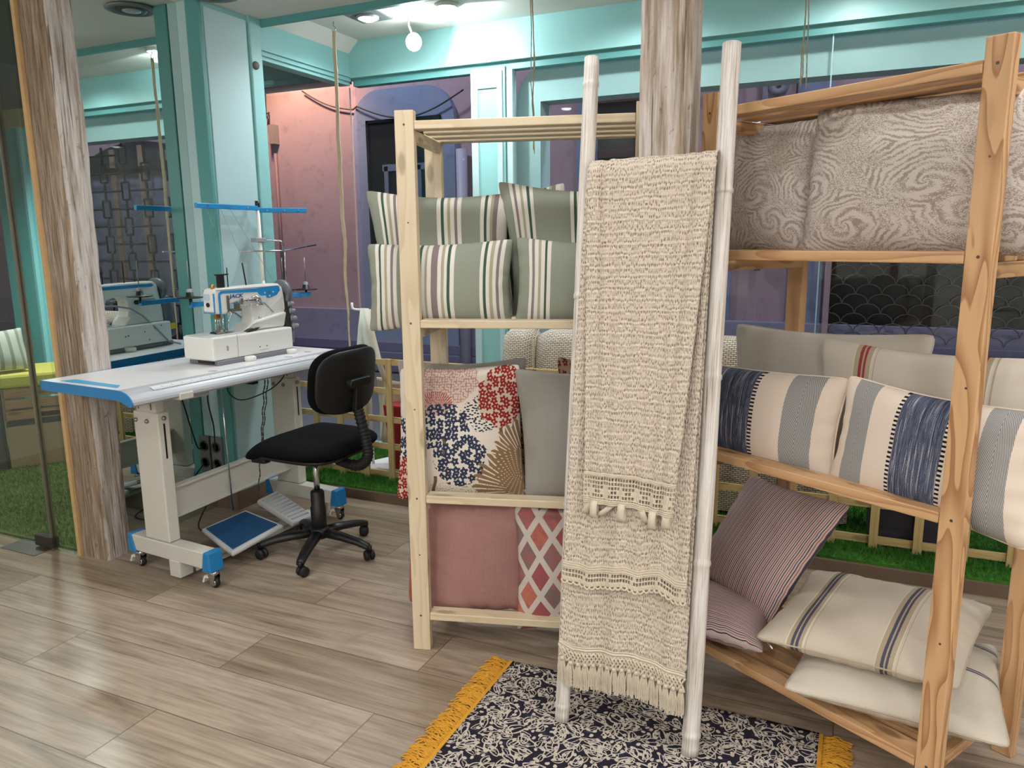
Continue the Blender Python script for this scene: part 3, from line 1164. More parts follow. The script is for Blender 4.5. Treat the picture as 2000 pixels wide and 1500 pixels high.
def blades(g, x0, x1, y0, y1, z, n, h, w):
    for _ in range(n):
        x, y = RND.uniform(x0, x1), RND.uniform(y0, y1)
        a = RND.uniform(0, 6.28)
        hh = h * RND.uniform(.5, 1.1)
        dx, dy = cos(a) * w, sin(a) * w
        lx, ly = RND.gauss(0, h * .45), RND.gauss(0, h * .45)
        b = len(g.v)
        g.v += [(x - dx, y - dy, z), (x + dx, y + dy, z), (x + lx + dx * .4, y + ly + dy * .4, z + hh), (x + lx - dx * .2, y + ly - dy * .2, z + hh)]
        g.face([b, b + 1, b + 2, b + 3])


g = G().box(XP + .0, 3.1, YK + .02, YW + .02, ZT - .012, ZT)
blades(g, XP, -1.2, YK + .01, YW, ZT, 30000, .034, .0016)
blades(g, -1.2, 1.4, YK + .01, YW, ZT, 26000, .03, .0018)
tag(g.build('artificial_turf', TURF), 'bright green artificial turf on the window platform', 'turf', kind='stuff')
g = G().box(-9, XM - .03, 2.36, YW, -.02, .012)
blades(g, -5.2, -3.45, 2.37, 3.7, .012, 26000, .022, .0016)
tag(g.build('artificial_turf', TURF2), 'olive green artificial turf in the porch behind the glass door', 'turf', kind='stuff')

# porch: ceiling, street lintel, doors beyond the bench
struct(G().box(-9, XM - .03, 2.42, YT, 2.6, 2.7).box(-9, XP - .1, YT, YW + .06, 2.6, 2.7).build('ceiling_porch', plain('porch_dark', (48, 56, 62), .6)))
p = aty(515, 180, YW + .1)
struct(G().box(-9, XP - .1, YW, YW + .16, p.z, 2.62).build('wall_porch_lintel', DARK))
k0, k1 = aty(507, 150, YW - .02).x, aty(531, 150, YW - .02).x
struct(G().box(k0, k1, YW - .02, YW, p.z + .02, 2.6).build('trim_14', MINT))
q = [aty(x, y, YW) for x, y in ((12, 255), (46, 255), (97, 745))]
struct(G().box(q[0].x - .12, q[1].x + .02, YW - .06, YW + .1, 0, q[0].z).build('door_3', plain('porch_door_mint', (92, 190, 184), .3)))
struct(G().box(q[1].x + .02, q[1].x + .05, YW - .08, YW + .1, 0, q[0].z).build('trim_15', plain('mint_bright', (150, 226, 222), .3)))
struct(G().box(-9, q[1].x + .12, YW - .1, YW + .1, q[0].z, q[0].z + .25).build('trim_16', plain('cream_cornice', (190, 178, 136), .6), bevel=.01))

# ------------------------------------------------------------------ the street
struct(G().box(-16, 8, YW + .16, YFA, -.12, -.02).build('floor_street', plain('street_paving', (92, 90, 98), .8, nz=.4, nscale=8)))
struct(G().box(-16, 8, YFA, YFA + .3, -.1, 6.5).build('wall_street', PINKW))
zd = aty(640, 601, YFA).z
struct(G().box(-16, -1.0, YFA - .05, YFA, 0, zd).build('baseboard_street', DADO, bevel=.01))
g = G()
for k in range(3):
    g.box(-16, -3.2, YFA - .075, YFA - .04, .0 + k * .12, .11 + k * .12)
struct(g.build('trim_17', VIOLET, bevel=.008))


def fx(px, py=250):
    return aty(px, py, YFA).x


# plaster surround with rounded corners round the dark shop window
def surround(x0, x1, z1, w, r, name, mat, y0, y1):
    outer, n = [], 8
    outer.append(Vector((x0, y0, 0)))
    for k in range(n + 1):
        a = radians(180 - 90 * k / n)
        outer.append(Vector((x0 + r + r * cos(a), y0, z1 - r + r * sin(a))))
    for k in range(n + 1):
        a = radians(90 - 90 * k / n)
        outer.append(Vector((x1 - r + r * cos(a), y0, z1 - r + r * sin(a))))
    outer.append(Vector((x1, y0, 0)))
    return struct(G().prism(outer, (0, y1 - y0, 0)).build(name, mat))


zt_ = aty(830, 168, YFA).z
surround(fx(697), fx(893), zt_, .3, .35, 'trim_18', BLUEW, YFA - .07, YFA)
zw = aty(800, 232, YFA).z
wx0, wx1 = fx(724), fx(868)
sh = thing('shop_window', 'dark shop window in the grey plaster surround across the street', 'window', (wx0, YFA - .08, .7))
G().box(wx0, wx1, YFA - .085, YFA - .07, .75, zw).build('pane', DARK, sh)
g = G()
for x in (wx0 + .22, wx0 + .42, wx1 - .3, wx1 - .16):
    g.box(x, x + .05, YFA - .1, YFA - .08, .75, zw - .5)
g.box(wx0 + .2, wx1, YFA - .1, YFA - .08, zw - .55, zw - .48)
g.build('frame', plain('grey_frame', (96, 108, 134), .5), sh)
g = G()
for x in (wx0, wx1 - .03):
    g.box(x, x + .03, YFA - .1, YFA - .07, .72, zw)
g.box(wx0, wx1, YFA - .1, YFA - .07, zw - .03, zw)
g.build('casing', DARK, sh)
# rain pipe and cables
dp = G().tube([(fx(910, 300), YFA - .1, 0), (fx(910, 300), YFA - .1, 2.45)], .06, 12)
tag(dp.build('drain_pipe', plain('pale_pipe', (172, 166, 184), .5)), 'pale rain pipe on the facade beside the shop window across the street', 'pipe')
sl = thing('cable_conduit', 'grey cable box and conduit climbing the pink wall across the street', 'conduit', (fx(542, 300), YFA - .04, zd))
x = fx(541, 300)
G().tube([(x, YFA - .03, zd), (x, YFA - .03, aty(541, 300, YFA).z)], .02, 8).build('conduit', plain('conduit_grey', (142, 108, 112), .6), sl)
zb = aty(540, 245, YFA).z
G().box(x - .02, x + .05, YFA - .1, YFA - .0, zb - .22, zb).build('junction_box', plain('box_grey', (150, 132, 126), .6), sl)
G().tube([(x - .1, YFA - .02, 3.4), (x - .11, YFA - .03, 3.0), (x - .06, YFA - .03, zb + .15), (x - .07, YFA - .04, zb)], .012, 6).build('cable', DARKST, sl)
pts = []
for k in range(21):
    s_ = k / 20
    a, b = aty(590, 178, YFA - .04), aty(690, 214, YFA - .04)
    pts.append(a.lerp(b, s_) - Vector((0, 0, .05 * sin(pi * s_))))
for k in range(1, 31):
    s_ = k / 30
    a, b = aty(690, 205, YFA - .12), aty(905, 175, YFA - .12)
    pts.append(a.lerp(b, s_) - Vector((0, 0, .2 * sin(pi * s_))))
tag(G().tube(pts, .009, 6).build('street_cable', DARKST), 'black cable sagging along the facade across the street', 'cable')
# blue-grey plaster bands further right and a second dark window
for i, (a, b) in enumerate(((1128, 1345), (1400, 1440), (1555, 1625))):
    struct(G().box(fx(a), fx(b), YFA - .03, YFA, zd, 6).build('trim_%d' % (19 + i), BLUEW))
struct(G().box(fx(1045), 8, YFA - .06, YFA, 0, aty(1420, 625, YFA).z).build('baseboard_street_right', DADO, bevel=.01))
a, b = aty(1172, 205, YFA), aty(1330, 215, YFA)
w2 = thing('shop_window', 'dark narrow window above the pine rails across the street', 'window', (a.x, YFA - .05, 1.6))
G().box(a.x, b.x, YFA - .06, YFA - .03, 1.2, a.z).build('pane', DARK, w2)
g = G()
g.box(a.x - .06, b.x + .06, YFA - .09, YFA - .03, a.z, a.z + .07)
g.box(a.x, b.x, YFA - .075, YFA - .05, 2.28, 2.36)
g.build('frame', plain('maroon_frame', (70, 44, 52), .5), w2)
pp = thing('wall_pipe', 'grey bent conduit pipe high on the facade behind the right shelf', 'pipe', (fx(1497), YFA - .05, 3))
c = plain('pipe_grey', (128, 124, 140), .5)
a, b = aty(1495, 150, YFA - .06), aty(1495, 190, YFA - .06)
G().tube([a + Vector((0, 0, .4)), b, Vector((b.x, b.y, 1.2))], .03, 8).build('straight_pipe', c, pp)
u0, u1 = aty(1508, 130, YFA - .06), aty(1537, 130, YFA - .06)
um = [u0 + Vector((0, 0, .5)), u0]
rr = (u1.x - u0.x) / 2
for k in range(1, 8):
    aa = pi + pi * k / 8
    um.append(Vector(((u0.x + u1.x) / 2 + rr * cos(aa), u0.y, u0.z - .16 + rr * sin(aa))))
um += [u1, u1 + Vector((0, 0, .5))]
G().tube(um, .035, 8).build('bent_pipe', c, pp)

# roller grille with scale pattern over a dark shop, violet slats below
g0 = aty(1622, 560, YFA)
gx0, gx1 = g0.x, 1.28
gz0, gz1 = aty(1750, 668, YFA).z, 2.35
rg = thing('roller_grille', 'dark shop front behind a scale-patterned roller grille across the street', 'roller grille', (gx0, YFA, 0))
G().box(gx0, gx1, YFA - .04, YFA - .03, gz0, gz1).build('dark_pane', plain('dark_shop_glass', (16, 15, 20), .15), rg)
g = G()
rw = .105
for j in range(int((gz1 - gz0) / .085)):
    z = gz0 + j * .085
    i = 0
    x = gx0 + (j % 2) * rw
    while x < gx1 + rw:
        pts = [Vector((x + rw * cos(pi * k / 6), YFA - .09, z + .085 * sin(pi * k / 6))) for k in range(7)]
        pts = [p for p in pts if gx0 <= p.x <= gx1]
        if len(pts) > 1:
            g.tube(pts, .005, 4, cap=False)
        x += 2 * rw
g.build('mesh_curtain', plain('grille_steel', (92, 84, 88), .5, .4), rg)
g = G()
for k in range(5):
    z = gz0 - .02 - k * .1
    g.box(gx0, gx1, YFA - .1, YFA - .07, z - .085, z)
g.build('bottom_slats', VIOLET, rg, bevel=.01)
G().box(gx0 - .05, gx0, YFA - .1, YFA, 0, gz1).build('side_rail', PINKW, rg)
G().box(gx0 - .05, gx1 + .05, YFA - .1, YFA, gz1, gz1 + .1).build('head_rail', VIOLET, rg)

# arched doorway with an iron grid gate (faces the mirror wall)
ax0, ax1, acx, R_ = 1.40, 3.40, 2.15, 2.3
apex = 2.82
prof = [Vector((ax0, YFA - .05, .0))]
for k in range(17):
    x = lerp(ax0, ax1, k / 16)
    prof.append(Vector((x, YFA - .05, apex - R_ + sqrt(R_ * R_ - (x - acx) ** 2))))
prof.append(Vector((ax1, YFA - .05, 0)))
ga = thing('arched_gate', 'arched doorway with a black iron grid gate, seen in the mirror wall', 'gate', (acx, YFA, 0))
G().prism(prof, (0, .04, 0)).build('doorway', plain('doorway_cloth', (128, 128, 158), .8, nz=.9, nscale=2.5), ga)
top = lambda x: apex - R_ + sqrt(max(0, R_ * R_ - (x - acx) ** 2))
for k, x in enumerate((1.52, 2.02, 2.55, 3.1)):
    G().box(x, x + .09, YFA - .09, YFA - .05, 0, top(x) - .05).build('door_post', plain('door_timber', (168, 132, 120), .6, nz=.4, nscale=9), ga)
G().box(ax0, ax1, YFA - .1, YFA - .05, 2.42, 2.5).build('transom', DARK, ga)
fan = [Vector((ax0, YFA - .052, 2.5))] + [Vector((p.x, YFA - .052, p.z)) for p in prof[1:-1]] + [Vector((ax1, YFA - .052, 2.5))]
G().prism(fan, (0, -.02, 0)).build('fanlight', plain('fanlight_dark', (46, 44, 58), .6), ga)
g = G()
pit, row = .39, .46
yy = YFA - .16
for i in range(8):
    x = ax0 + .12 + i * pit
    if x > ax1:
        break
    for j in range(8):
        z = .35 + j * row + (row / 2 if i % 2 else 0)
        if z + .1 > top(x) - .03:
            continue
        hw, hh = .068, .11
        cs_ = [(x - hw, z - hh), (x + hw, z - hh), (x + hw, z + hh), (x - hw, z + hh)]
        for p0, p1 in zip(cs_, cs_[1:] + cs_[:1]):
            g.tube([(p0[0], yy, p0[1]), (p1[0], yy, p1[1])], .013, 4)
        g.tube([(x, yy, z + .11), (x, yy, min(z + row - .11, top(x)))], .016, 4)
        g.tube([(x + .068, yy, z), (min(x + pit + pit - .068, ax1), yy, z)], .014, 4)
g.tube([(ax0, yy, .3), (ax1, yy, .3)], .014, 4)
g.tube([(ax1 - .02, yy, .3), (ax1 - .02, yy, top(ax1) - .02)], .014, 4)
g.build('iron_grid', IRON, ga)
G().box(ax0, ax1, yy - .01, yy + .01, 0, .32).build('kick_plate', DARKST, ga)
g = G()
for k in range(14):
    x = ax0 + .07 + k * .14
    g.prism([Vector((x - .045, yy - .012, .32)), Vector((x + .045, yy - .012, .32)), Vector((x, yy - .012, 1.28 if 0 else .5))], (0, .02, 0))
g.build('spikes', DARKST, ga)
# ------------------------------------------------------------------ shelf units
class Frame:
    def __init__(s, o, ang):
        a = radians(ang)
        s.o = Vector((o[0], o[1], 0))
        s.u = Vector((cos(a), sin(a), 0))
        s.v = Vector((-sin(a), cos(a), 0))

    def p(s, a, d, z=0):
        return s.o + s.u * a + s.v * d + Vector((0, 0, z))

    def bar(s, g, a0, a1, d0, d1, z0, z1):
        dims = (a1 - a0, d1 - d0, z1 - z0)
        k = max(range(3), key=lambda i: dims[i])
        P = s.p
        if k == 0:
            q = lambda a: [P(a, d0, z0), P(a, d1, z0), P(a, d1, z1), P(a, d0, z1)]
            g.hexa(q(a0) + q(a1))
        elif k == 1:
            q = lambda d: [P(a1, d, z0), P(a0, d, z0), P(a0, d, z1), P(a1, d, z1)]
            g.hexa(q(d0) + q(d1))
        else:
            q = lambda z: [P(a0, d0, z), P(a1, d0, z), P(a1, d1, z), P(a0, d1, z)]
            g.hexa(q(z0) + q(z1))
        return g

    def px(s, x, y, d, tilt=0., z0=1.):
        """pixel to the plane standing at depth d, leaning back by tilt degrees about height z0"""
        a = radians(tilt)
        return hit(x, y, s.p(0, d, z0), -s.v * cos(a) + Vector((0, 0, sin(a))))


def shelf_unit(fr, L, D, H, levels, mat, pw, label, nslat, w, th=.028):
    root = thing('slatted_shelf_unit', label, 'shelf', fr.p(0, 0, 0))
    pt = .034
    screw = plain('screw_head', (92, 84, 74), .4, .6)
    for a0 in (0, L - pw):
        for d0 in (0, D - pt):
            o = fr.bar(G(), a0, a0 + pw, d0, d0 + pt, 0, H).build('post', BOLD if mat is AMBER and d0 == 0 else mat, root, bevel=.003)
            if d0 == 0:
                for z in levels:
                    G().lathe([(.004, .0005), (.004, -.003)], fr.p(a0 + pw * .5, 0, z - .012), 8, -fr.v).build('screw', screw, o)
                for z0, z1 in zip(levels, levels[1:]):
                    G().lathe([(.003, .0005), (.003, -.003)], fr.p(a0 + pw * .55, 0, (z0 + z1) / 2), 8, -fr.v).build('screw', screw, o)
    for z in levels:
        for a0 in (pw - .026, L - pw):
            fr.bar(G(), a0, a0 + .026, pt + .001, D - pt - .001, z - th - .036, z - th).build('side_rail', mat, root, bevel=.002)
        for k in range(nslat):
            d0 = k * (D - w) / (nslat - 1)
            fr.bar(G(), pw + .001, L - pw - .001, d0, d0 + w, z - th, z).build('slat', mat, root, bevel=.003)
    return root


FA = Frame((-1.428, 2.229), 15.5)
shelf_unit(FA, .85, .40, 1.922, [.150, .603, 1.234, 1.888], PINE, .065, 'pale pine shelf unit with green striped cushions, left of the bamboo ladder', 4, .058)
FB = Frame((-.462, 2.41), -30)
shelf_unit(FB, .837, .50, 1.92, [.180, .842, 1.464, 1.874], AMBER, .058, 'amber pine shelf unit with paisley cushions, right of the bamboo ladder', 5, .068)


def quad(fr, pts, d, tilt=0., z0=1., ds=None):
    ds = ds or [0, 0, 0, 0]
    return [fr.px(x, y, d + e, tilt, z0) for (x, y), e in zip(pts, ds)]


GS = 'sage striped cushions'
# --- left shelf, second level
pillow('striped_cushion', 'long sage striped cushion lying in front at the left of the second shelf', quad(FA, [(714, 474), (1006, 464), (1003, 640), (720, 650)], .115, 6, 1.24), .13, GREEN_A, group=GS, seed=1)
pillow('striped_cushion', 'sage striped cushion in front, just left of the bamboo ladder, second shelf', quad(FA, [(1006, 461), (1300, 470), (1290, 648), (1003, 640)], .115, 6, 1.24), .13, GREEN_D, group=GS, seed=2)
pillow('striped_cushion', 'square sage striped cushion standing behind the long one, upper left', quad(FA, [(710, 368), (1000, 374), (1010, 640), (744, 650)], .225, 5, 1.24), .13, GREEN_B, group=GS, seed=3)
pillow('striped_cushion', 'square sage striped cushion with a pointed top corner beside the ladder', quad(FA, [(968, 350), (1275, 366), (1265, 640), (1000, 640)], .215, 5, 1.24), .12, GREEN_C, group=GS, seed=4)
pillow('striped_cushion', 'sage striped cushion at the very back showing only its top corner', quad(FA, [(850, 395), (1106, 352), (1130, 615), (870, 630)], .335, 3, 1.24), .1, GREEN_B, group=GS, seed=5)
# --- third level
pillow('floral_cushion', 'cream cushion printed with red, navy and tan garden blossoms', quad(FA, [(779, 716), (1018, 708), (1031, 978), (773, 978)], .12, 5, .61), .13, FLORAL, seed=6, pinch=.03)
pillow('grey_cushion', 'grey linen cushion standing behind the floral garden cushion', quad(FA, [(772, 700), (1032, 694), (1030, 960), (790, 965)], .24, 4, .61), .1, GREYLIN, seed=7)
pillow('grey_cushion', 'plain grey linen cushion beside the floral one, left of the ladder', quad(FA, [(1002, 717), (1250, 726), (1255, 985), (1024, 982)], .10, 5, .61), .13, GREYLIN, seed=8, pinch=.04)
pillow('speckled_cushion', 'dark red speckled cushion corner peeking out above the grey linen cushion', quad(FA, [(860, 745), (1051, 716), (1060, 965), (870, 965)], .33, 3, .61), .08, LEO, seed=9)
pillow('speckled_cushion', 'dark red speckled cushion tip right behind the ladder pole', quad(FA, [(1086, 692), (1300, 730), (1290, 960), (1080, 965)], .25, 3, .61), .1, LEO, seed=10)
# --- bottom level
pillow('pink_cushion', 'dusty pink linen cushion on the bottom shelf with a tucked corner', quad(FA, [(832, 962), (1032, 968), (1046, 1192), (826, 1206)], .12, 4, .16), .15, PINKLIN, seed=11, pinch=.045, wr=1.2)
pillow('diamond_cushion', 'cushion with pale lattice over pink diamonds, bottom shelf by the ladder', quad(FA, [(1002, 985), (1228, 985), (1240, 1226), (1006, 1232)], .075, 4, .16), .12, DIAM, seed=12, pinch=.04)
pillow('terracotta_cushion', 'terracotta cushion poking out left behind the pink cushion', quad(FA, [(797, 975), (1000, 985), (1010, 1160), (797, 1178)], .25, 3, .16), .1, TERRA, seed=13, pinch=.02)

# --- right shelf, paisley level
GP = 'paisley cushions'
pillow('paisley_cushion', 'taupe paisley cushion at the left, half behind the bamboo pole', quad(FB, [(1385, 250), (1622, 226), (1598, 500), (1385, 497)], .19, 6, 1.47), .16, PAIS, group=GP, seed=14, pinch=.03)
pillow('paisley_cushion', 'large taupe paisley cushion in front behind the near pine post', quad(FB, [(1598, 199), (2085, 160), (2110, 506), (1560, 502)], .13, 6, 1.47), .17, PAIS, group=GP, seed=15, pinch=.025)
pillow('paisley_cushion', 'paisley cushion at the back squeezed under the top rails', quad(FB, [(1560, 228), (1960, 168), (1970, 490), (1560, 490)], .33, 3, 1.47), .12, PAIS, group=GP, seed=16, pinch=.03)
# --- middle level
pillow('linen_cushion', 'plain natural linen cushion at the back of the middle shelf', quad(FB, [(1436, 629), (1832, 652), (1800, 905), (1425, 880)], .36, 8, .85), .11, LINEN, seed=17, piping=LINEN)
pillow('linen_cushion', 'linen cushion with dark red woven stripes behind the blue banded ones', quad(FB, [(1603, 655), (2075, 700), (2060, 985), (1590, 930)], .27, 8, .85), .11, REDLIN, seed=18)
GI = 'cream cushions with blue bands'
pillow('banded_cushion', 'cream cushion with blue woven band, beside the bamboo pole', quad(FB, [(1290, 688), (1665, 738), (1626, 950), (1280, 872)], .11, 8, .85), .14, IKAT, group=GI, seed=19, piping=plain('cream_piping', (224, 206, 188), .9))
pillow('banded_cushion', 'cream cushion with blue woven band, crossed by the near pine post', quad(FB, [(1657, 730), (2052, 806), (2012, 1082), (1612, 950)], .10, 8, .85), .15, IKAT, group=GI, seed=20, piping=plain('cream_piping', (224, 206, 188), .9))
# --- bottom level
NP = plain('linen_seam', (176, 164, 146), .9)
pillow('pinstripe_cushion', 'pink pinstriped cushion leaning on its corner on the bottom shelf', quad(FB, [(1466, 925), (1668, 986), (1504, 1224), (1350, 1108)], .27, 22, .5), .13, PINS, seed=21, pinch=.035)
q = [atz(1330, 1228, .25), atz(1340, 1108, .25), atz(1520, 1190, .25), atz(1492, 1276, .25)]
pillow('pinstripe_cushion', 'pink pinstriped cushion lying flat under the leaning one', q, .13, PINS, seed=22, face=(0, 0, 1))
q = [atz(1588, 1112, .375), atz(1944, 1184, .375), atz(1876, 1352, .35), atz(1470, 1246, .335)]
np_ = pillow('linen_cushion', 'linen cushion with two navy stripes lying on top of its stack', q, .14, NAVYLIN, seed=23, face=(0, 0, 1), piping=NP, pinch=.03)
z0 = atz(1497, 1252, .33)
G().tube([z0, z0 + Vector((.012, -.012, -.006)), z0 + Vector((.02, -.02, -.012))], .003, 6).build('zip_puller', CHROME, np_)
q = [atz(1526, 1346, .25), atz(1590, 1215, .255), atz(1950, 1262, .255), atz(1978, 1466, .235)]
pillow('linen_cushion', 'pale linen cushion at the bottom of the stack on the lowest shelf', q, .135, NAVYLIN2, seed=24, face=(0, 0, 1), piping=NP, pinch=.03)

# ------------------------------------------------------------------ bamboo ladder
LEAN = .1314
LN = Vector((0, -1, LEAN)).normalized()
LU = Vector((0, LEAN, 1)).normalized()


def lad(px, py, off=0.):
    return hit(px, py, Vector((-.56, 2.034, 0)) + LN * off, LN)


lroot = thing('bamboo_ladder', 'whitewashed bamboo ladder leaning on the timber post, draped with throws', 'ladder', (-.56, 2.034, .01))


def bamboo(x0, ztop, nodes, r, name, x1=None, seed=0):
    pts, rr = [], []
    zs = sorted(set([round(ztop * k / 60, 4) for k in range(61)] + [round(n + d, 4) for n in nodes for d in (-.012, -.006, 0, .004, .008, .02)]))
    for z in zs:
        if z < .01:
            z = .011
        p = Vector((lerp(x0, x1 if x1 is not None else x0, z / ztop) + .003 * noise.noise(Vector((z * 2, seed, 0))), 2.034, 0)) + LU * (z * sqrt(1 + LEAN ** 2))
        k = r * (1 + .03 * noise.noise(Vector((z * 3, seed, 5))))
        for n in nodes:
            d = abs(z - n)
            if d < .007:
                k *= 1.09
            elif d < .013 and z < n:
                k *= .97
        pts.append(p)
        rr.append(k)
    return G().tube(pts, rr, 18, up=(1, 0, 0)).build(name, BAMBOO, lroot)


zt = lambda py, px: lad(px, py).z
bamboo(-.764, zt(112, 1163), [.06, zt(578, 1125), zt(165, 1160), zt(985, 1105)], .0225, 'pole', -.772, 1)
bamboo(-.362, zt(84, 1437), [.07, zt(1098, 1372), zt(735, 1390), zt(372, 1415)], .0255, 'pole', -.366, 7)
RZ = 1.70
for z in (RZ, 1.2, .72, .27):
    c = Vector((0, 2.034, 0)) + LU * (z * sqrt(1 + LEAN ** 2))
    G().tube([(lerp(-.768, -.364, k / 12), c.y, c.z + .0) for k in range(13)], .017, 12).build('rung', BAMBOO, lroot)


# ------------------------------------------------------------------ throws over the top rung
def throw(name, label, L0, R0, L1, R1, bottom, off, folds, seed, extra=None):
    ns, nt = 74, 90

    def front(s, t):
        lx, ly = lerp(L0[0], L1[0], t), lerp(L0[1], L1[1], t)
        rx, ry = lerp(R0[0], R1[0], t), lerp(R0[1], R1[1], t)
        x, y = lerp(lx, rx, s), lerp(ly, ry, s)
        y += poly_at(bottom, s) * sm(t, .45, 1) * t
        f = 0
        for k, (amp, fr, ph) in enumerate(folds):
            w = s + .012 * noise.noise(Vector((s * 3, t * 2.4, seed + k)))
            f += amp * (.6 + .5 * t) * (sin(fr * w * 6.283 + ph + .5 * t) + .6 * noise.noise(Vector((w * fr * 1.7, t * 1.1, seed + 9 * k))))
        if extra:
            f += extra(s, t)
        return lad(x, y, off) + LN * f

    def full(s, v):
        # v: 0 .. .12 back fall, .12 .. .2 over the rung, rest the front
        p0 = front(s, 0)
        rr = off * .5 + .022
        if v < .12:
            k = v / .12
            return p0 - LN * (2 * rr) + Vector((0, .01, -1)) * (.32 * (1 - k))
        if v < .2:
            a = pi * (1 - (v - .12) / .08)
            return p0 - LN * rr + LN * (rr * cos(a)) + LU * (rr * sin(a))
        return front(s, (v - .2) / .8)

    W = (front(1, .5) - front(0, .5)).length
    H = (front(.5, 1) - front(.5, 0)).length
    g = G()
    b = 0
    rows = [k / 10 * .12 for k in range(10)] + [.12 + .08 * k / 12 for k in range(12)] + [.2 + .8 * k / nt for k in range(nt + 1)]
    acc = [0]
    for v0, v1 in zip(rows, rows[1:]):
        acc.append(acc[-1] + (full(.5, v1) - full(.5, v0)).length)
    for v in rows:
        for i in range(ns + 1):
            g.v.append(tuple(full(i / ns, v)))
    for j in range(len(rows) - 1):
        for i in range(ns):
            k = j * (ns + 1) + i
            g.face([k, k + 1, k + ns + 2, k + ns + 1], [(i / ns * W, acc[j]), ((i + 1) / ns * W, acc[j]), ((i + 1) / ns * W, acc[j + 1]), (i / ns * W, acc[j + 1])], True)
    o = g.build(name, KNIT, solid=.004)
    tag(o, label, 'throw')
    return o, front, W, H


def lace(front, s0, s1, t0, t1, nc, nr, filled, off, name, parent, mat):
    """crochet band: a net of cords with open squares"""
    g = G()
    us, vs = [], []
    for i in range(nc):
        us += [i / nc, (i + .31) / nc]
    us.append(1.)
    for j in range(nr):
        vs += [j / nr, (j + .31) / nr]
    vs.append(1.)
    pos = lambda u, v: front(lerp(s0, s1, u), lerp(t0, t1, v)) + LN * (off + .0012 * sin(u * nc * 6.28) * sin(v * nr * 6.28))
    for v in vs:
        for u in us:
            g.v.append(tuple(pos(u, v)))
    n = len(us)
    for j in range(len(vs) - 1):
        for i in range(n - 1):
            if i % 2 and j % 2 and not filled(i // 2, j // 2):
                continue
            k = j * n + i
            g.face([k, k + 1, k + n + 1, k + n], None, False)
    return g.build(name, mat, parent, solid=.003)


F1 = [(.0050, 2.2, .4), (.0045, 4.7, 1.)]
o1, f1, W1, H1 = throw('fringed_throw', 'longest cream crepe throw with knotted fringe, under the other two', (1146, 350), (1398, 332), (1095, 1246), (1339, 1318),
                       [(0, 0), (.1, 12), (.35, 0), (.6, -10), (.8, -2), (1, 0)], .030, F1, 3.)
o2, f2, W2, H2 = throw('lace_throw', 'cream crepe throw ending in a narrow scalloped lace edge, middle layer', (1147, 347), (1396, 329), (1101, 1102), (1343, 1146),
                       [(0, 0), (.2, 8), (.48, -6), (.6, -2), (.78, -12), (.9, 4), (1, 0)], .046, [(.0055, 1.8, 2.), (.0042, 5.2, .2)], 11.)
o3, f3, W3, H3 = throw('tab_top_throw', 'shortest cream crepe panel with crochet band and tab loops, top layer', (1147, 345), (1398, 326), (1141, 922), (1322, 948),
                       [(0, 0), (.5, -4), (.8, 1), (1, 0)], .062, [(.005, 1.6, 4.), (.0045, 6.3, 1.2)], 23.,
                       lambda s, t: (.010 * math.exp(-((s - .07 - .02 * t) / .035) ** 2) + .009 * math.exp(-((s - .17 - .03 * t) / .028) ** 2) - .006 * math.exp(-((s - .12 - .02 * t) / .022) ** 2) + .008 * math.exp(-((s - .9) / .03) ** 2) - .006 * math.exp(-((s - .84) / .025) ** 2)) * (1 - .5 * t))

# fringe of the long throw: tape, knotted net, tassels
def below(f, s, d):
    """point d metres under the hem at s"""
    p = f(s, 1)
    return p - LU * d + Vector((0, .04 * d, 0))


g = G()
for r_, d in ((.0022, -.003), (.0045, .004), (.0022, .011)):
    g.tube([below(f1, k / 40, d) + LN * .003 for k in range(41)], r_, 6)
g.build('hem_tape', CREAMTAPE, o1)
g = G()
NK = 17
for k in range(NK):
    for s0, s1 in ((k, k + 1), (k + 1, k)):
        a, b = s0 / NK, s1 / NK
        pts = []
        for i in range(7):
            x = i / 6
            pts.append(below(f1, lerp(a, b, x), .010 + .042 * x) + LN * (.004 + (.003 if s1 > s0 else -.001) * sin(pi * x * 2)))
        g.tube(pts, .0034, 6)
    for s0, s1 in ((k - .5, k + .5), (k + .5, k - .5)):
        a, b = max(0, s0 / NK), max(0, s1 / NK)
        pts = [below(f1, lerp(a, b, x), .012 + .036 * x) + LN * (.006 - .004 * x) for x in (0, .33, .66, 1)]
        g.tube(pts, .0032, 6)
g.build('knotted_net', COTTON, o1)
for k in range(NK):
    g = G()
    s0 = (k + .5) / NK
    for q_ in range(26):
        sp = RND.uniform(-.5, .5)
        ln = RND.uniform(.070, .088)
        pts = []
        for i in range(6):
            x = i / 5
            spread = .4 + .75 * min(1, x * 2.2)
            pts.append(below(f1, min(1, max(0, s0 + sp * spread / NK)), .046 + ln * x) + LN * (.004 + .006 * sin(pi * min(1, x * 1.3)) * (1 - abs(sp)) + RND.uniform(-.0015, .0015)))
        g.tube(pts, .0019, 4, cap=False)
    g.tube([below(f1, s0, .044) + LN * .005, below(f1, s0, .056) + LN * .006], .0062, 8)
    g.build('tassel', COTTON, o1)

# narrow lace of the middle throw
lace(f2, 0, 1, .988, 1.034, 46, 4, lambda i, j: j in (0, 3) or (i + j) % 9 == 0, .005, 'lace_edge', o2, COTTON)
g = G()
for k in range(23):
    pts = []
    for i in range(7):
        a = pi * i / 6
        s_ = (k + .5 - .5 * cos(a)) / 23
        pts.append(f2(s_, 1.034 + .008 * sin(a)) + LN * .006)
    g.tube(pts, .0034, 6)
for tt in (.986, .992, .998):
    g.tube([f2(k / 50, tt) + LN * .006 for k in range(51)], .0026, 6)
g.build('scallop', COTTON, o2)

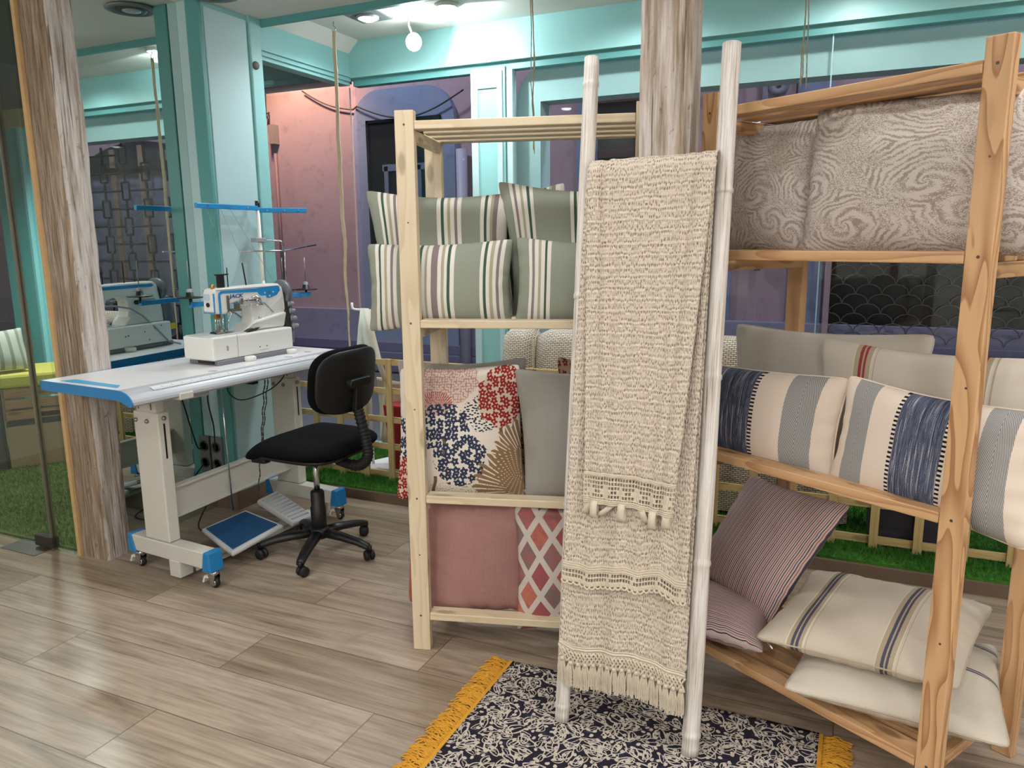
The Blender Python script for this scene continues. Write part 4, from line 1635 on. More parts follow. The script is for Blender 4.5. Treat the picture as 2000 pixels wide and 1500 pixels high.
# crochet band and loops of the top panel
pat = ['.................................', '..#....##....#....##....#....##..', '.###..####..###..####..###..####.', '..#....##....#....##....#....##..', '.................................']
lace(f3, 0, 1, 1.005, 1.09, 33, 6, lambda i, j: 1 <= j <= 5 and pat[j - 1][i % 33] == '#', .004, 'crochet_band', o3, COTTON)
g = G()
for tt in (.999, 1.004, 1.086, 1.092, 1.098):
    g.tube([f3(k / 50, tt) + LN * .005 for k in range(51)], .003, 6)
g.build('crochet_rib', COTTON, o3)
for s_, dx, back in ((.13, .0, 0), (.44, .0, 0), (.78, .0, 0), (.08, .02, 1), (.36, .05, 1), (.63, -.02, 1), (.93, .0, 1)):
    base = f3(s_, 1.09) - LN * (.012 * back)
    g = G()
    w, L_ = .021, .050 - .006 * back
    P = []
    for i in range(13):
        a = pi * 2 * i / 12
        y = -L_ * .5 * (1 - cos(a))
        z = .011 * sin(a)
        P.append((y, z))
    def strap(i, side):
        y, z = P[i]
        return base + Vector((1, 0, 0)) * (side * w / 2 + dx * (y / L_)) + LU * y + LN * (z + .006)
    b0 = len(g.v)
    for i in range(13):
        for side in (-1, 1):
            g.v.append(tuple(strap(i, side)))
    for i in range(12):
        g.face([b0 + 2 * i, b0 + 2 * i + 1, b0 + 2 * i + 3, b0 + 2 * i + 2], None, True)
    g.build('tab_loop', CREAMTAPE, o3, solid=.004)

# ------------------------------------------------------------------ rug
rx0, rx1, ry0, ry1 = -1.045, -.02, 1.42, 2.283
rug = G()
N_ = 40
rug.grid(lambda u, v: (lerp(rx0, rx1, u), lerp(ry0, ry1, v) + .004 * sin(u * 9), .0085 + .0012 * noise.noise(Vector((u * 6, v * 5, 0)))), N_, N_)
ro = tag(rug.build('area_rug', RUGM, solid=.007), 'navy and cream leaf-print rug with mustard fringe under the ladder', 'rug')
for x, sg in ((rx0, -1), (rx1, 1)):
    g = G()
    g.box(min(x, x + sg * .012), max(x, x + sg * .012), ry0, ry1, .002, .0125)
    g.build('border_tape', MUSTARD, ro)
    g = G()
    y = ry0 + .004
    while y < ry1 - .004:
        cl = RND.uniform(-.018, .018)
        for q_ in range(9):
            yy = y + RND.uniform(-.011, .011)
            ln = RND.uniform(.055, .085)
            bend = RND.uniform(-.022, .022) + cl
            pts = []
            for i in range(7):
                t_ = i / 6
                pts.append((x + sg * (.012 + ln * t_), yy + bend * t_ * t_ + .004 * sin(t_ * 9 + q_), .005 + .012 * sin(pi * t_) * RND.uniform(.5, 1.2)))
            g.tube(pts, .0021, 5, cap=False)
        y += .021
    g.build('fringe', MUSTARD, ro)

# ------------------------------------------------------------------ ropes on the ceiling step
def rope(name, label, strands, r, hook, parentmat=JUTE):
    top = strands[0][0]
    root = thing(name, label, 'rope', top)
    for st in strands:
        pts = []
        n = 46
        L = [0]
        for a, b in zip(st, st[1:]):
            L.append(L[-1] + (b - a).length)
        for k in range(n + 1):
            d = L[-1] * k / n
            for i in range(len(st) - 1):
                if d <= L[i + 1] + 1e-6:
                    p = st[i].lerp(st[i + 1], (d - L[i]) / max(1e-6, L[i + 1] - L[i]))
                    break
            pts.append(p + Vector((noise.noise(Vector((d * 5, len(g.v) % 7, 1))), noise.noise(Vector((d * 5, 3, 8))), 0)) * .006)
        g2 = G()
        rr = [r * (1 + .22 * sin(k * 2.3)) for k in range(n + 1)]
        g2.tube(pts, rr, 7)
        g2.build('strand', parentmat, root)
    if hook:
        g2 = G()
        p = top
        pts = [p + Vector((0, 0, .05)), p + Vector((0, 0, .03))]
        for k in range(9):
            a = radians(90 - 240 * k / 8)
            pts.append(p + Vector((.012 * cos(a), 0, .012 + .014 * sin(a))))
        g2.tube(pts, .0028, 6)
        g2.build('hook', CHROME, root)
    return root


yr = YT - .012
P = lambda x, y: aty(x, y, yr)
rope('jute_rope', 'doubled jute rope hanging from a hook left of the pine shelf', [[P(652, 62), P(660, 250), P(668, 400), P(676, 560), P(684, 690)], [P(654, 60), P(666, 330), P(674, 480), P(679, 600), P(681, 625)], [P(651, 64), P(657, 200), P(662, 340), P(671, 480), P(677, 585)]], .0052, True)
tw = plain('twine', (168, 156, 132), .9, nz=.3, nscale=200)
rope('hanging_twine', 'thin twine hanging down beside the mint window post', [[P(1036, -40), P(1038, 60), P(1037, 160), P(1043, 210), P(1042, 292)], [P(1040, -40), P(1042, 70), P(1045, 120), P(1040, 200), P(1044, 300)], [P(1038, -40), P(1043, 100), P(1041, 260)]], .0024, False, tw)
rope('hanging_twine', 'thin looped twine hanging down above the right shelf', [[P(1578, -60), P(1572, 60), P(1566, 110), P(1563, 172)], [P(1582, -60), P(1578, 80), P(1574, 176)], [P(1580, -60), P(1570, 70), P(1568, 150), P(1560, 160)]], .0024, False, tw)
# ------------------------------------------------------------------ garden trellis on the platform
def trellis(x0, x1, label, posts):
    root = thing('garden_trellis', label, 'trellis', ((x0 + x1) / 2, 3.75, ZT))
    for z in (.106, .28, .447, .622, .797):
        G().box(x0, x1, 3.752, 3.77, z - .018, z + .018).build('rail', TRELLIS, root, bevel=.002)
    for x in posts:
        G().box(x - .019, x + .019, 3.734, 3.752, ZT + .002, .82).build('slat', TRELLIS, root, bevel=.002)
    return root


xs = [aty(px, 880, 3.75).x for px in (624, 671.5, 719, 766)]
step_ = (xs[3] - xs[0]) / 3
trellis(xs[0] - step_ - .02, -1.36, 'pale green-tinged wooden trellis on the turf behind the office chair', [xs[0] + step_ * k for k in range(-1, 10) if xs[0] + step_ * k < -1.37])
xr = aty(1706, 1040, 3.75).x
trellis(-1.32, .98, 'wooden trellis in front of the dark planter, behind the amber shelf', [xr + step_ * k for k in range(-9, 6) if -1.31 < xr + step_ * k < .97])

# ------------------------------------------------------------------ wicker sofa back
so = thing('wicker_sofa', 'cream woven wicker sofa back on the turf behind both shelf units', 'sofa', (-.9, 4.1, ZT))


def wick(x0, x1, name):
    prof = [(3.93, .09), (3.93, .2), (3.935, .5), (3.945, .8), (3.965, .93), (4.0, .985), (4.06, 1.0), (4.13, .985), (4.17, .93), (4.18, .8), (4.18, .09)]
    g = G()
    n = len(prof)
    acc = [0]
    for (a, b), (c, d) in zip(prof, prof[1:]):
        acc.append(acc[-1] + sqrt((c - a) ** 2 + (d - b) ** 2))
    nx = 24
    cx = (x0 + x1) / 2
    for i in range(nx + 1):
        u = i / nx
        x = lerp(x0, x1, u)
        e = max(0, 1 - min(x - x0, x1 - x) / .07)
        k = 1 - .12 * e * e
        for (y, z) in prof:
            g.v.append((x, 4.06 + (y - 4.06) * (1 - .35 * e * e), .09 + (z - .09) * (1 - .035 * e * e)))
    for i in range(nx):
        for j in range(n - 1):
            a, b = x0 + (x1 - x0) * i / nx, x0 + (x1 - x0) * (i + 1) / nx
            g.face([i * n + j, i * n + j + 1, (i + 1) * n + j + 1, (i + 1) * n + j], [(a, acc[j]), (a, acc[j + 1]), (b, acc[j + 1]), (b, acc[j])], True)
    g.face(list(range(n)), [(3.9 + p[0], p[1]) for p in prof])
    g.face([nx * n + j for j in range(n)][::-1], [(p[0], p[1]) for p in prof][::-1])
    return g.build(name, WICKER, so)


wick(-1.87, -1.665, 'woven_end')
wick(-1.66, .02, 'woven_back')
G().tube([(-1.6625, 3.925, .1), (-1.6625, 3.93, .5), (-1.6625, 3.96, .93), (-1.6625, 4.06, 1.004)], .004, 6).build('seam_cord', plain('seam_cord', (178, 160, 132), .8), so)
for x in (-1.8, -.9, -.06):
    for y in (3.97, 4.14):
        G().lathe([(.022, 0), (.022, .03)], (x, y, ZT), 12).build('foot', BLACKP, so)

# ------------------------------------------------------------------ white stands with hooked arms
def stand(label, x, y, flip=1):
    r = thing('hook_stand', label, 'stand', (x, y, ZT))
    g = G()
    tri = [Vector((x - .13, y - .12, ZT + .03)), Vector((x + .24 * flip, y - .05, ZT + .03)), Vector((x + .02, y + .2, ZT + .03))]
    if flip < 0:
        tri = tri[::-1]
    g.prism(tri, (0, 0, .01))
    g.build('base_plate', WHITEM, r)
    G().tube([(x, y, ZT + .012), (x, y, 1.09)], .009, 10).build('pole', WHITEM, r)
    pts = [(x + .03, y, 1.085), (x - .085, y, 1.088), (x - .1, y, 1.094), (x - .105, y, 1.105), (x - .105, y, 1.13)]
    G().tube(pts, .008, 8).build('hooked_arm', WHITEM, r)
    return r


P = lambda x, y: aty(x, y, 3.9)
pl = P(729, 900)
s1 = stand('white steel stand with hooked arm carrying folded canvas, left window corner', pl.x, 3.9)
canv = thing('folded_canvas', 'folded white and beige canvas hanging on the white stand', 'canvas', (pl.x, 3.88, 1.08))


def strip(px, w0, w1, name, mat, y0=3.885, dy=-.02):
    g = G()
    n = len(px)
    pts = [aty(a, b, y0 + dy * k / n) for k, (a, b) in enumerate(px)]
    for k, p in enumerate(pts):
        w = lerp(w0, w1, k / (n - 1))
        g.v += [tuple(p - Vector((w / 2, 0, 0))), tuple(p + Vector((w / 2, .006 * sin(k), 0)))]
    for k in range(n - 1):
        g.face([2 * k, 2 * k + 1, 2 * k + 3, 2 * k + 2], None, True)
    return g.build(name, mat, canv, solid=.006)


strip([(711, 602), (706, 640), (702, 690), (705, 740), (712, 800)], .05, .04, 'strap', plain('white_canvas', (214, 218, 206), .85))
strip([(716, 604), (724, 650), (738, 700), (752, 745)], .06, .03, 'strap', CREAMSTRAP)
strip([(713, 602), (715, 650), (722, 700), (728, 750)], .05, .04, 'strap', plain('white_canvas', (214, 218, 206), .85))
g = G()
TLp, TRp, BLp, BRp = P(730, 738), P(803, 752), P(738, 860), P(797, 905)
g.grid(lambda u, v: lerp(lerp(TLp, TRp, u), lerp(BLp, BRp, u), v) + Vector((0, .03 + .015 * sin(u * 9 + v * 3), 0)), 18, 18)
g.build('beige_panel', plain('beige_canvas', (196, 184, 160), .85, nz=.2, nscale=120), canv, solid=.006)
p2 = P(1985, 628)
stand('white steel stand with upturned hook at the right edge of the window', p2.x + .16, 3.9)

# red tapered tub and dark planter on the turf
rp = thing('red_planter', 'dark red tapered tub standing behind the trellis, left window', 'planter', (-2.5, 3.9, ZT))
a, b = aty(746, 790, 3.82), aty(762, 948, 3.82)
x0, x1 = a.x, a.x + .25
g = G()
bt = [(b.x, 3.86), (b.x + .19, 3.86), (b.x + .19, 4.03), (b.x, 4.03)]
tp = [(x0, 3.82), (x1, 3.82), (x1, 4.07), (x0, 4.07)]
g.hexa([Vector((x, y, ZT + .004)) for x, y in bt] + [Vector((x, y, a.z)) for x, y in tp])
g.build('body', RED, rp, bevel=.012)
G().box(b.x + .01, b.x + .18, 3.87, 4.02, ZT, ZT + .012).build('base', DARKBOX, rp)
dp_ = thing('dark_planter', 'dark grey square planter on the turf behind the trellis', 'planter', (.28, 3.95, ZT))
a = aty(1690, 1090, 3.79)
G().box(a.x, a.x + .36, 3.79, 4.13, ZT + .03, .5).build('body', DARKBOX, dp_, bevel=.008)
G().box(a.x + .03, a.x + .33, 3.784, 3.79, ZT + .09, .46).build('panel', plain('anthracite_panel', (34, 34, 42), .3), dp_)
G().box(a.x + .005, a.x + .355, 3.785, 4.12, ZT, ZT + .03).build('base', plain('planter_grey', (150, 150, 154), .5), dp_)

# ------------------------------------------------------------------ sewing table
FD = Frame((-3.228, 2.128), -4.27)
ZTOP, TH, LEN, DEP = .92, .042, 1.30, .62
tb = thing('sewing_table', 'white sewing table with blue edges on locking castors', 'table', FD.p(.35, .6, 0))
FD.bar(G(), .004, DEP - .09, .004, LEN - .004, ZTOP - TH, ZTOP).build('tabletop', TABLET, tb)
g = G()
FD.bar(g, 0, DEP - .09, 0, .004, ZTOP - TH, ZTOP + .0005)
FD.bar(g, 0, .004, 0, LEN, ZTOP - TH, ZTOP + .0005)
FD.bar(g, 0, DEP - .09, LEN - .004, LEN, ZTOP - TH, ZTOP + .0005)
prof = [(DEP - .09, ZTOP)]
for k in range(9):
    a = radians(90 * k / 8)
    prof.append((DEP - .09 + .09 * sin(a), ZTOP - .055 + .055 * cos(a)))
prof.append((DEP - .012, ZTOP - .064))
prof.append((DEP - .09, ZTOP - TH))
for d0 in (0, LEN - .006):
    g.prism([FD.p(s_, d0, z) for s_, z in prof], FD.v * .006)
g.build('blue_edge', BLUEP, tb)
g = G().prism([FD.p(s_, .006, z) for s_, z in prof], FD.v * (LEN - .012))
g.build('silver_edge', SILVER, tb)
# ruler tape along the rounded front
t = NT('ruler_tape')
u = t.sep(t.uv())
tick = t.m('MULTIPLY', t.m('LESS_THAN', t.m('FRACT', t.m('MULTIPLY', u[0], 100.)), .22), t.m('LESS_THAN', u[1], t.m('ADD', .4, t.m('MULTIPLY', t.m('LESS_THAN', t.m('FRACT', t.m('MULTIPLY', u[0], 20.)), .1), .4))))
rul = t.pbr(t.mix(tick, (214, 216, 220), (120, 122, 128)), .4)
g = G()
n0 = len(prof)
pa, pb = prof[3], prof[5]
a0, b0 = FD.p(pa[0] + .001, .12, pa[1] + .002), FD.p(pb[0] + .001, .12, pb[1] + .002)
a1, b1 = a0 + FD.v * 1.0, b0 + FD.v * 1.0
g.v += [tuple(x) for x in (b0, b1, a1, a0)]
g.face([0, 1, 2, 3], [(0, 0), (1., 0), (1., 1), (0, 1)])
g.build('ruler_strip', rul, tb, solid=.001)
g = G()
poly = [atz(x, y, ZTOP + .0008) for x, y in ((118, 744), (148, 741), (235, 753), (229, 757.5))]
g.prism(poly[::-1], (0, 0, .0008))
g.build('blue_decal', plain('decal_blue', (66, 166, 214), .35), tb)
for s_, d_ in ((.5, .98), (.5, .5), (.46, 1.16)):
    G().lathe([(.02, 0), (.02, .0015)], FD.p(s_, d_, ZTOP), 14).build('hole_cap', SILVER, tb)

SC1 = .245          # column centre across the table


def leg_frame(d, near):
    top = ZTOP - TH
    SC1 = .245 + (.108 if near else .015)
    fo = .058 if near else 0.
    FD.bar(G(), SC1 - .065, SC1 + .165 if 0 else SC1 + .10, d - .03, d + .03, .17, .77).build('column', BEIGEM, tb, bevel=.006)
    FD.bar(G(), SC1 - .05, SC1 + .08, d - .022, d + .022, .76, top - .03).build('inner_column', BEIGEM, tb, bevel=.004)
    FD.bar(G(), SC1 - .2, SC1 + .27, d - .035, d + .035, top - .032, top - .002).build('top_bracket', BEIGEM, tb, bevel=.004)
    # foot beam with slanted blue end caps
    z0, z1 = .092, .168
    g = G()
    g.prism([FD.p(fo + .155, d - .035, z0), FD.p(fo * 1.3 + .585, d - .035, z0), FD.p(fo * 1.3 + .60, d - .035, z1), FD.p(fo + .13, d - .035, z1)], FD.v * .07)
    g.build('foot_beam', BEIGEM, tb, bevel=.004)
    for s0, s1, s2, s3 in ((.586, .645, .635, .602), (.154, .10, .105, .128)):
        g = G()
        f2 = fo * (1.3 if s0 > .4 else 1)
        s0, s1, s2, s3 = s0 + f2, s1 + f2, s2 + f2, s3 + f2
        q_ = [FD.p(s0, d - .038, z0 - .012), FD.p(s1, d - .038, z0 - .012), FD.p(s2, d - .038, z1 + .004), FD.p(s3, d - .038, z1 + .004)]
        g.prism(q_ if s1 > s0 else q_[::-1], FD.v * .076)
        g.build('end_cap', BLUEP, tb, bevel=.006)
    for s_ in (.618, .135):
        c = FD.p(s_ + fo * (1.3 if s_ > .4 else 1), d, 0)
        w = G()
        w.lathe([(.0, -.012), (.017, -.012), (.024, -.008), (.025, 0), (.024, .008), (.017, .012), (0, .012)], c + Vector((0, 0, .025)) - FD.v * 0 + FD.u * .004, 20, FD.v)
        ca = w.build('caster', BLACKR, tb)
        g = G()
        g.lathe([(.010, -.0135), (.016, -.0135), (.016, .0135), (.010, .0135)], c + Vector((0, 0, .025)) + FD.u * .004, 16, FD.v)
        g.lathe([(.02, .06), (.022, .066), (.022, .078), (.012, .08), (.008, .095)], c, 16)
        for k in (-1, 1):
            P_ = [c + FD.v * (.015 * k) + FD.u * x + Vector((0, 0, z)) for x, z in ((-.006, .02), (.012, .02), (.02, .05), (.02, .066), (-.02, .066), (-.016, .045))]
            g.prism(P_ if k > 0 else P_, FD.v * (.003 * k))
        g.build('fork', CHROME, ca)
        g = G()
        g.prism([c - FD.v * .016 - FD.u * .018 + FD.u * x + Vector((0, 0, z)) for x, z in ((0, .056), (-.030, .05), (-.044, .018), (-.034, .016), (-.024, .04), (0, .044))], FD.v * .032)
        g.build('brake_lever', WHITEM, ca)
    for s_, z in ((SC1 - .045, .73), (SC1 + .03, .73)):
        G().lathe([(.010, 0), (.010, .006), (.005, .012)], FD.p(s_, d - .03, z), 10, -FD.v).build('bolt', STEEL, tb)
    G().lathe([(.010, 0), (.010, .008), (.005, .014)], FD.p(SC1 + .10, d, .745), 10, FD.u).build('bolt', STEEL, tb)
    g = G()
    FD.bar(g, SC1 + .0995, SC1 + .1015, d - .004, d + .004, .56, .72)
    g.build('slot', DARK, tb)
    for s_ in (SC1 - .035, SC1 + .05):
        FD.bar(G(), s_, s_ + .005, d - .0235, d - .0215, .78, .84).build('slot', DARK, tb)


leg_frame(.255, True)
leg_frame(1.165, False)
g = G()
cA, cB = FD.p(SC1 + .134, .285), FD.p(SC1 + .041, 1.135)
for w_, t_, z_ in ((.012, .14, .325), (.04, .012, .394), (.04, .01, .255)):
    g.beam(cA + Vector((0, 0, z_)), cB + Vector((0, 0, z_)), w_, t_)
cd_ = (cA - cB).normalized()
cb = g.build('crossbar', BEIGEM, tb, bevel=.002)
letters('JACK', .11, BLUELOGO, cb, cA.lerp(cB, .45) + Vector((-.0075, 0, .285)), cd_, (0, 0, 1), .003, shear=.12, squash=1.15)
# low rail carrying the pedals
g = G()
FD.bar(g, .45, .52, .30, 1.12, .035, .05)
FD.bar(g, .45, .454, .30, 1.12, .02, .05)
FD.bar(g, .516, .52, .30, 1.12, .02, .05)
FD.bar(g, .45, .52, .215, .285, .02, .095)
FD.bar(g, .45, .52, 1.13, 1.2, .02, .095)
g.build('pedal_rail', BEIGEM, tb, bevel=.002)


def slab(c4, th, name, mat, par, bev=.006):
    a, b, c, d = c4
    n_ = (b - a).cross(d - a).normalized()
    if n_.z < 0:
        n_ = -n_
    return G().hexa([a - n_ * th, b - n_ * th, c - n_ * th, d - n_ * th][::1] + [a, b, c, d]).build(name, mat, par, bevel=bev)


def pxq(pts, zs):
    return [atz(x, y, z) for (x, y), z in zip(pts, zs)]


q = pxq(((392, 1033), (480, 995), (553, 1024), (452, 1080)), (.09, .12, .12, .09))
pd = slab(q, .025, 'treadle', plain('treadle_grey', (204, 206, 206), .4), tb, .01)
cc = (q[0] + q[1] + q[2] + q[3]) / 4
slab([cc + (p - cc) * .87 + Vector((0, 0, .003)) for p in q], .004, 'treadle_mat', plain('treadle_blue', (22, 84, 136), .6, nz=.5, nscale=40), pd, .008)
q = pxq(((502, 976), (541, 957), (613, 1005), (573, 1021)), (.155, .155, .075, .075))
p2_ = slab(q, .03, 'foot_pedal', plain('pedal_grey', (186, 188, 190), .5), tb, .01)
g = G()
for k in range(9):
    x = .1 + .8 * k / 8
    a, b = q[0].lerp(q[3], x), q[1].lerp(q[2], x)
    g.tube([a.lerp(b, .1) + Vector((0, 0, .002)), a.lerp(b, .9) + Vector((0, 0, .002))], .004, 5)
g.build('rib', plain('pedal_grey2', (172, 174, 178), .5), p2_)
r0, r1 = atx(431, 757, -2.82), atx(455, 996, -2.82)
G().tube([Vector((r0.x, r0.y, ZTOP - TH)), r1], .004, 8).build('treadle_rod', CHROME, tb)
FD.bar(G(), .49, .59, .27, .40, ZTOP - TH - .045, ZTOP - TH - .012).build('control_box', GREYP, tb, bevel=.008)
FD.bar(G(), .47, .53, .70, .74, ZTOP - TH - .055, ZTOP - TH).build('chain_clip', BLACKP, tb, bevel=.005)
a, b = atx(517, 738, -2.72), atx(505, 960, -2.72)
for off in (0., .02):
    g = G()
    n = 44
    for k in range(n):
        x0, x1 = k / n, (k + 1.3) / n
        if off and k > 24:
            break
        w = Vector((off * (1 - k / 40), 0, 0)) + FD.v * (.004 * sin(k * .9))
        p0, p1 = a.lerp(b, x0) + w, a.lerp(b, min(1, x1)) + w
        g.tube([p0, p1], .0032 if k % 2 else .0022, 5)
    g.build('ball_chain', DARKST, tb)

# ------------------------------------------------------------------ industrial sewing machine
class MachineFrame(Frame):
    """machine frame: slimmer arm, taller bed, head set back a little"""
    def p(s, a, d, z=0):
        h = z - ZTOP
        d *= .95
        d += .035 * (1 - sm(d, .2, .5)) * sm(h, .117, .124)
        if h > .1:
            h += lerp(.023, .006, sm(h, .12, .36))
        else:
            h *= 1.2 if h > 0 else 1
        if h > .16:
            a = -.05 + (a + .045) * .78
        return Frame.p(s, a, d, ZTOP + h)


FM = MachineFrame(FD.p(.404, .592)[:2], -4.27)        # front near corner of the bed; u towards the operator
mc = thing('sewing_machine', 'white and blue industrial coverstitch machine standing on the white table', 'sewing machine', FM.p(-.1, .25, ZTOP))
WM = plain('machine_white', (228, 228, 224), .28)
M = lambda s, d, z: FM.p(s, d, ZTOP + z)


def mbar(name, mat, s0, s1, d0, d1, z0, z1, par=mc, bev=.006):
    return FM.bar(G(), s0, s1, d0, d1, ZTOP + z0, ZTOP + z1).build(name, mat, par, bevel=bev)


mbar('oil_pan', plain('pan_grey', (120, 122, 128), .4), -.20, .004, .02, .57, 0, .02)
mbar('front_slot', BLACKP, -.13, -.02, .012, .03, .006, .03, bev=.002)
bed = mbar('bed', WM, -.21, 0, 0, .55, .02, .115, bev=.008)
g = G()
FM.bar(g, -.0005, .0012, .155, .157, ZTOP + .02, ZTOP + .115)
FM.bar(g, -.0005, .0012, .30, .36, ZTOP + .035, ZTOP + .0365)
g.build('seam_line', GREYP, bed)
for d in (.305, .355):
    G().lathe([(.003, 0), (.003, .002)], M(0, d, .05), 8, FM.u).build('screw', DARKST, bed)
mbar('indicator', GREYP, -.001, .002, .085, .095, .055, .075, bev=.001)
g = G().prism([M(-.19, .005, .116), M(-.19, .24, .116), M(-.02, .24, .116), M(-.02, .005, .116)][::-1], (0, 0, .003))
g.build('cover_plate', plain('plate_white', (216, 216, 214), .25), bed)
mbar('needle_plate', STEEL, -.135, -.055, .09, .17, .117, .121, bev=.001)
# rising body with an arch, seen from the operator's side: outline in d, z
out = [(.26, .115), (.56, .115), (.565, .17), (.555, .30), (.545, .345), (.52, .362), (.30, .362), (.06, .358), (.045, .345), (.04, .24), (.05, .225), (.11, .222), (.125, .232), (.13, .27), (.19, .283), (.265, .275), (.285, .25), (.288, .19), (.275, .14)]
g = G().prism([M(-.155, d, z) for d, z in out], FM.u * .0858)
arm = g.build('arm', WM, mc, bevel=.014)
g = G().prism([M(-.165, d, z) for d, z in ((.25, .115), (.55, .115), (.55, .20), (.30, .17), (.27, .15))], FM.u * .112)
g.build('column_skirt', WM, mc, bevel=.01)
# blue inlay: vertical band at the head, along the top, swelling into the key panel
S = -.0445
def inlay(pts, mat, name, s=S, th=.0015, flip=1):
    q_ = [M(s, d, z) for d, z in pts]
    return G().prism(q_ if flip > 0 else q_[::-1], FM.u * th * flip).build(name, mat, arm)


inlay([(.064, .226), (.078, .226), (.078, .325), (.09, .333), (.34, .326), (.35, .312), (.40, .292), (.44, .288), (.50, .302), (.525, .326), (.52, .346), (.50, .352), (.33, .345), (.085, .346), (.068, .336), (.064, .32)], BLUE2, 'blue_inlay')
inlay([(.052, .352), (.53, .352), (.53, .349), (.052, .349)], GREYP, 'edge_line')
g = G()
FM.bar(g, -.150, -.05, .0385, .0405, ZTOP + .228, ZTOP + .234)
FM.bar(g, -.056, -.046, .0385, .0405, ZTOP + .228, ZTOP + .335)
g.build('blue_head_band', BLUE2, arm)
g = G().rbox(M(-.115, .040, .315), (.04, .03, .004), .008, (FM.u, Vector((0, 0, 1)), FM.v))
g.build('head_badge', plain('badge_pale', (186, 206, 216), .3), arm)
G().lathe([(.011, 0), (.011, .004), (.007, .005)], M(-.105, .040, .275), 16, -FM.v).build('sight_glass', BLACKP, arm)
letters('JACK', .026, BLUELOGO, arm, M(-.0435, .135, .305), FM.v, (0, 0, 1), .002, shear=.22, squash=1.4)
g = G()
for d, z in ((.40, .318), (.47, .320), (.44, .300)):
    G().lathe([(.004, 0), (.004, .003)], M(S + .001, d, z), 10, FM.u).build('key_button', plain('button_pale', (206, 222, 232), .3), arm)
G().rbox(M(S + .002, .435, .32), (.016, .014, .004), .003, (FM.v, Vector((0, 0, 1)), FM.u)).build('display', plain('display_grey', (92, 120, 140), .2), arm)
inlay([(.36, .285), (.46, .20), (.47, .2), (.37, .285)], GREYP, 'body_line')
g = G()
for d, z in ((.35, .155), (.352, .168), (.338, .175), (.338, .15)):
    FM.bar(g, S - .004, S + .004, d - .006, d + .001, ZTOP + z, ZTOP + z + .014)
g.build('emblem', plain('emblem_grey', (150, 152, 154), .4), arm)
# tension discs, thread take-up, clear finger guard
for k in range(5):
    d, z = .574 + .008 * k, .285 - .043 * k
    G().lathe([(.014, -.02), (.014, .004), (.018, .006), (.018, .012), (.012, .014), (.011, .035), (.006, .04)], M(-.06, d, z), 14, FM.v * .8 + FM.u * .6).build('tension_knob', plain('knob_grey', (138, 142, 148), .35), mc)
mbar('tension_plate', DARKST, -.15, -.045, .555, .60, .08, .31, bev=.01)
mbar('motor_cover', plain('motor_grey', (96, 104, 112), .4), -.17, -.06, .558, .64, .03, .27, bev=.02)
mbar('warning_sticker', plain('sticker_yellow', (214, 190, 40), .5), -.1705, -.169, .59, .63, .07, .1, bev=0)
G().lathe([(.06, 0), (.066, .006), (.066, .03), (.05, .038)], M(-.10, .565, .31), 24, FM.v).build('hand_wheel', plain('wheel_grey', (104, 108, 116), .35), mc)
g = G()
g.box(0, .0001, 0, .0001, 0, .0001) if 0 else None
FM.bar(g, -.05, -.03, .20, .215, ZTOP + .268, ZTOP + .3)
FM.bar(g, -.045, -.02, .23, .33, ZTOP + .283, ZTOP + .29)
g.tube([M(-.03, .215, .295), M(-.02, .24, .30), M(-.02, .25, .265), M(-.02, .215, .258), M(-.03, .21, .275)], .003, 6)
g.tube([M(-.03, .275, .30), M(-.015, .30, .305), M(-.012, .325, .285), M(-.02, .34, .27)], .006, 7)
g.tube([M(-.03, .255, .255), M(-.015, .30, .255), M(-.012, .35, .258)], .003, 6)
g.lathe([(.014, 0), (.014, .02), (.006, .024)], M(-.044, .325, .285), 14, FM.u)
g.build('thread_guide', CHROME, mc)
G().rbox(M(-.03, .36, .285), (.05, .035, .012), .004, (FM.v, Vector((0, 0, 1)), FM.u)).build('clear_guard', plain('guard_white', (206, 212, 214), .2), mc)
g = G()
FM.bar(g, -.052, -.040, .115, .13, ZTOP + .245, ZTOP + .32)
FM.bar(g, -.052, -.036, .118, .126, ZTOP + .25, ZTOP + .315)
g.build('take_up_slot', STEEL, mc)
g = G()
for d in (.073, .087, .101):
    g.tube([M(-.095, d, .225), M(-.095, d, .13)], .0035, 8)
g.tube([M(-.07, .10, .225), M(-.07, .10, .15), M(-.075, .11, .125)], .004, 8)
g.tube([M(-.06, .13, .235), M(-.05, .15, .225), M(-.055, .13, .19), M(-.065, .12, .13)], .0035, 6)
FM.bar(g, -.125, -.07, .07, .115, ZTOP + .121, ZTOP + .128)
FM.bar(g, -.12, -.075, .085, .10, ZTOP + .128, ZTOP + .15)
g.build('presser_foot', CHROME, mc)
FM.bar(G(), -.108, -.082, .068, .10, ZTOP + .195, ZTOP + .222).build('needle_clamp', BRASS, mc, bevel=.004)
g = G()
FM.bar(g, -.09, -.03, .14, .20, ZTOP + .232, ZTOP + .245)
FM.bar(g, -.045, -.03, .16, .19, ZTOP + .245, ZTOP + .275)
g.build('foot_lifter', STEEL, mc)
g = G()
FM.bar(g, -.115, -.085, .11, .14, ZTOP + .358, ZTOP + .42)
g.tube([M(-.10, .09, .422), M(-.09, .17, .422)], .004, 6)
g.tube([M(-.09, .165, .36), M(-.09, .165, .455)], .003, 6)
g.build('thread_post', BLACKP, mc)
G().tube([M(-.11, .31, .36), M(-.12, .30, .475)], .004, 6).build('thread_post', BLACKP, mc)
g = G()
g.lathe([(.009, 0), (.010, .008), (.008, .02), (.004, .022)], M(-.09, .065, .357), 12)
g.build('pressure_screw', BRASS, mc)
g = G()
for d, s_ in ((.14, -.03), (.2, -.05)):
    FM.bar(g, s_ - .02, s_ + .01, d + .1, d + .13, ZTOP + .117, ZTOP + .13)
g.build('edge_guide', DARKST, mc)
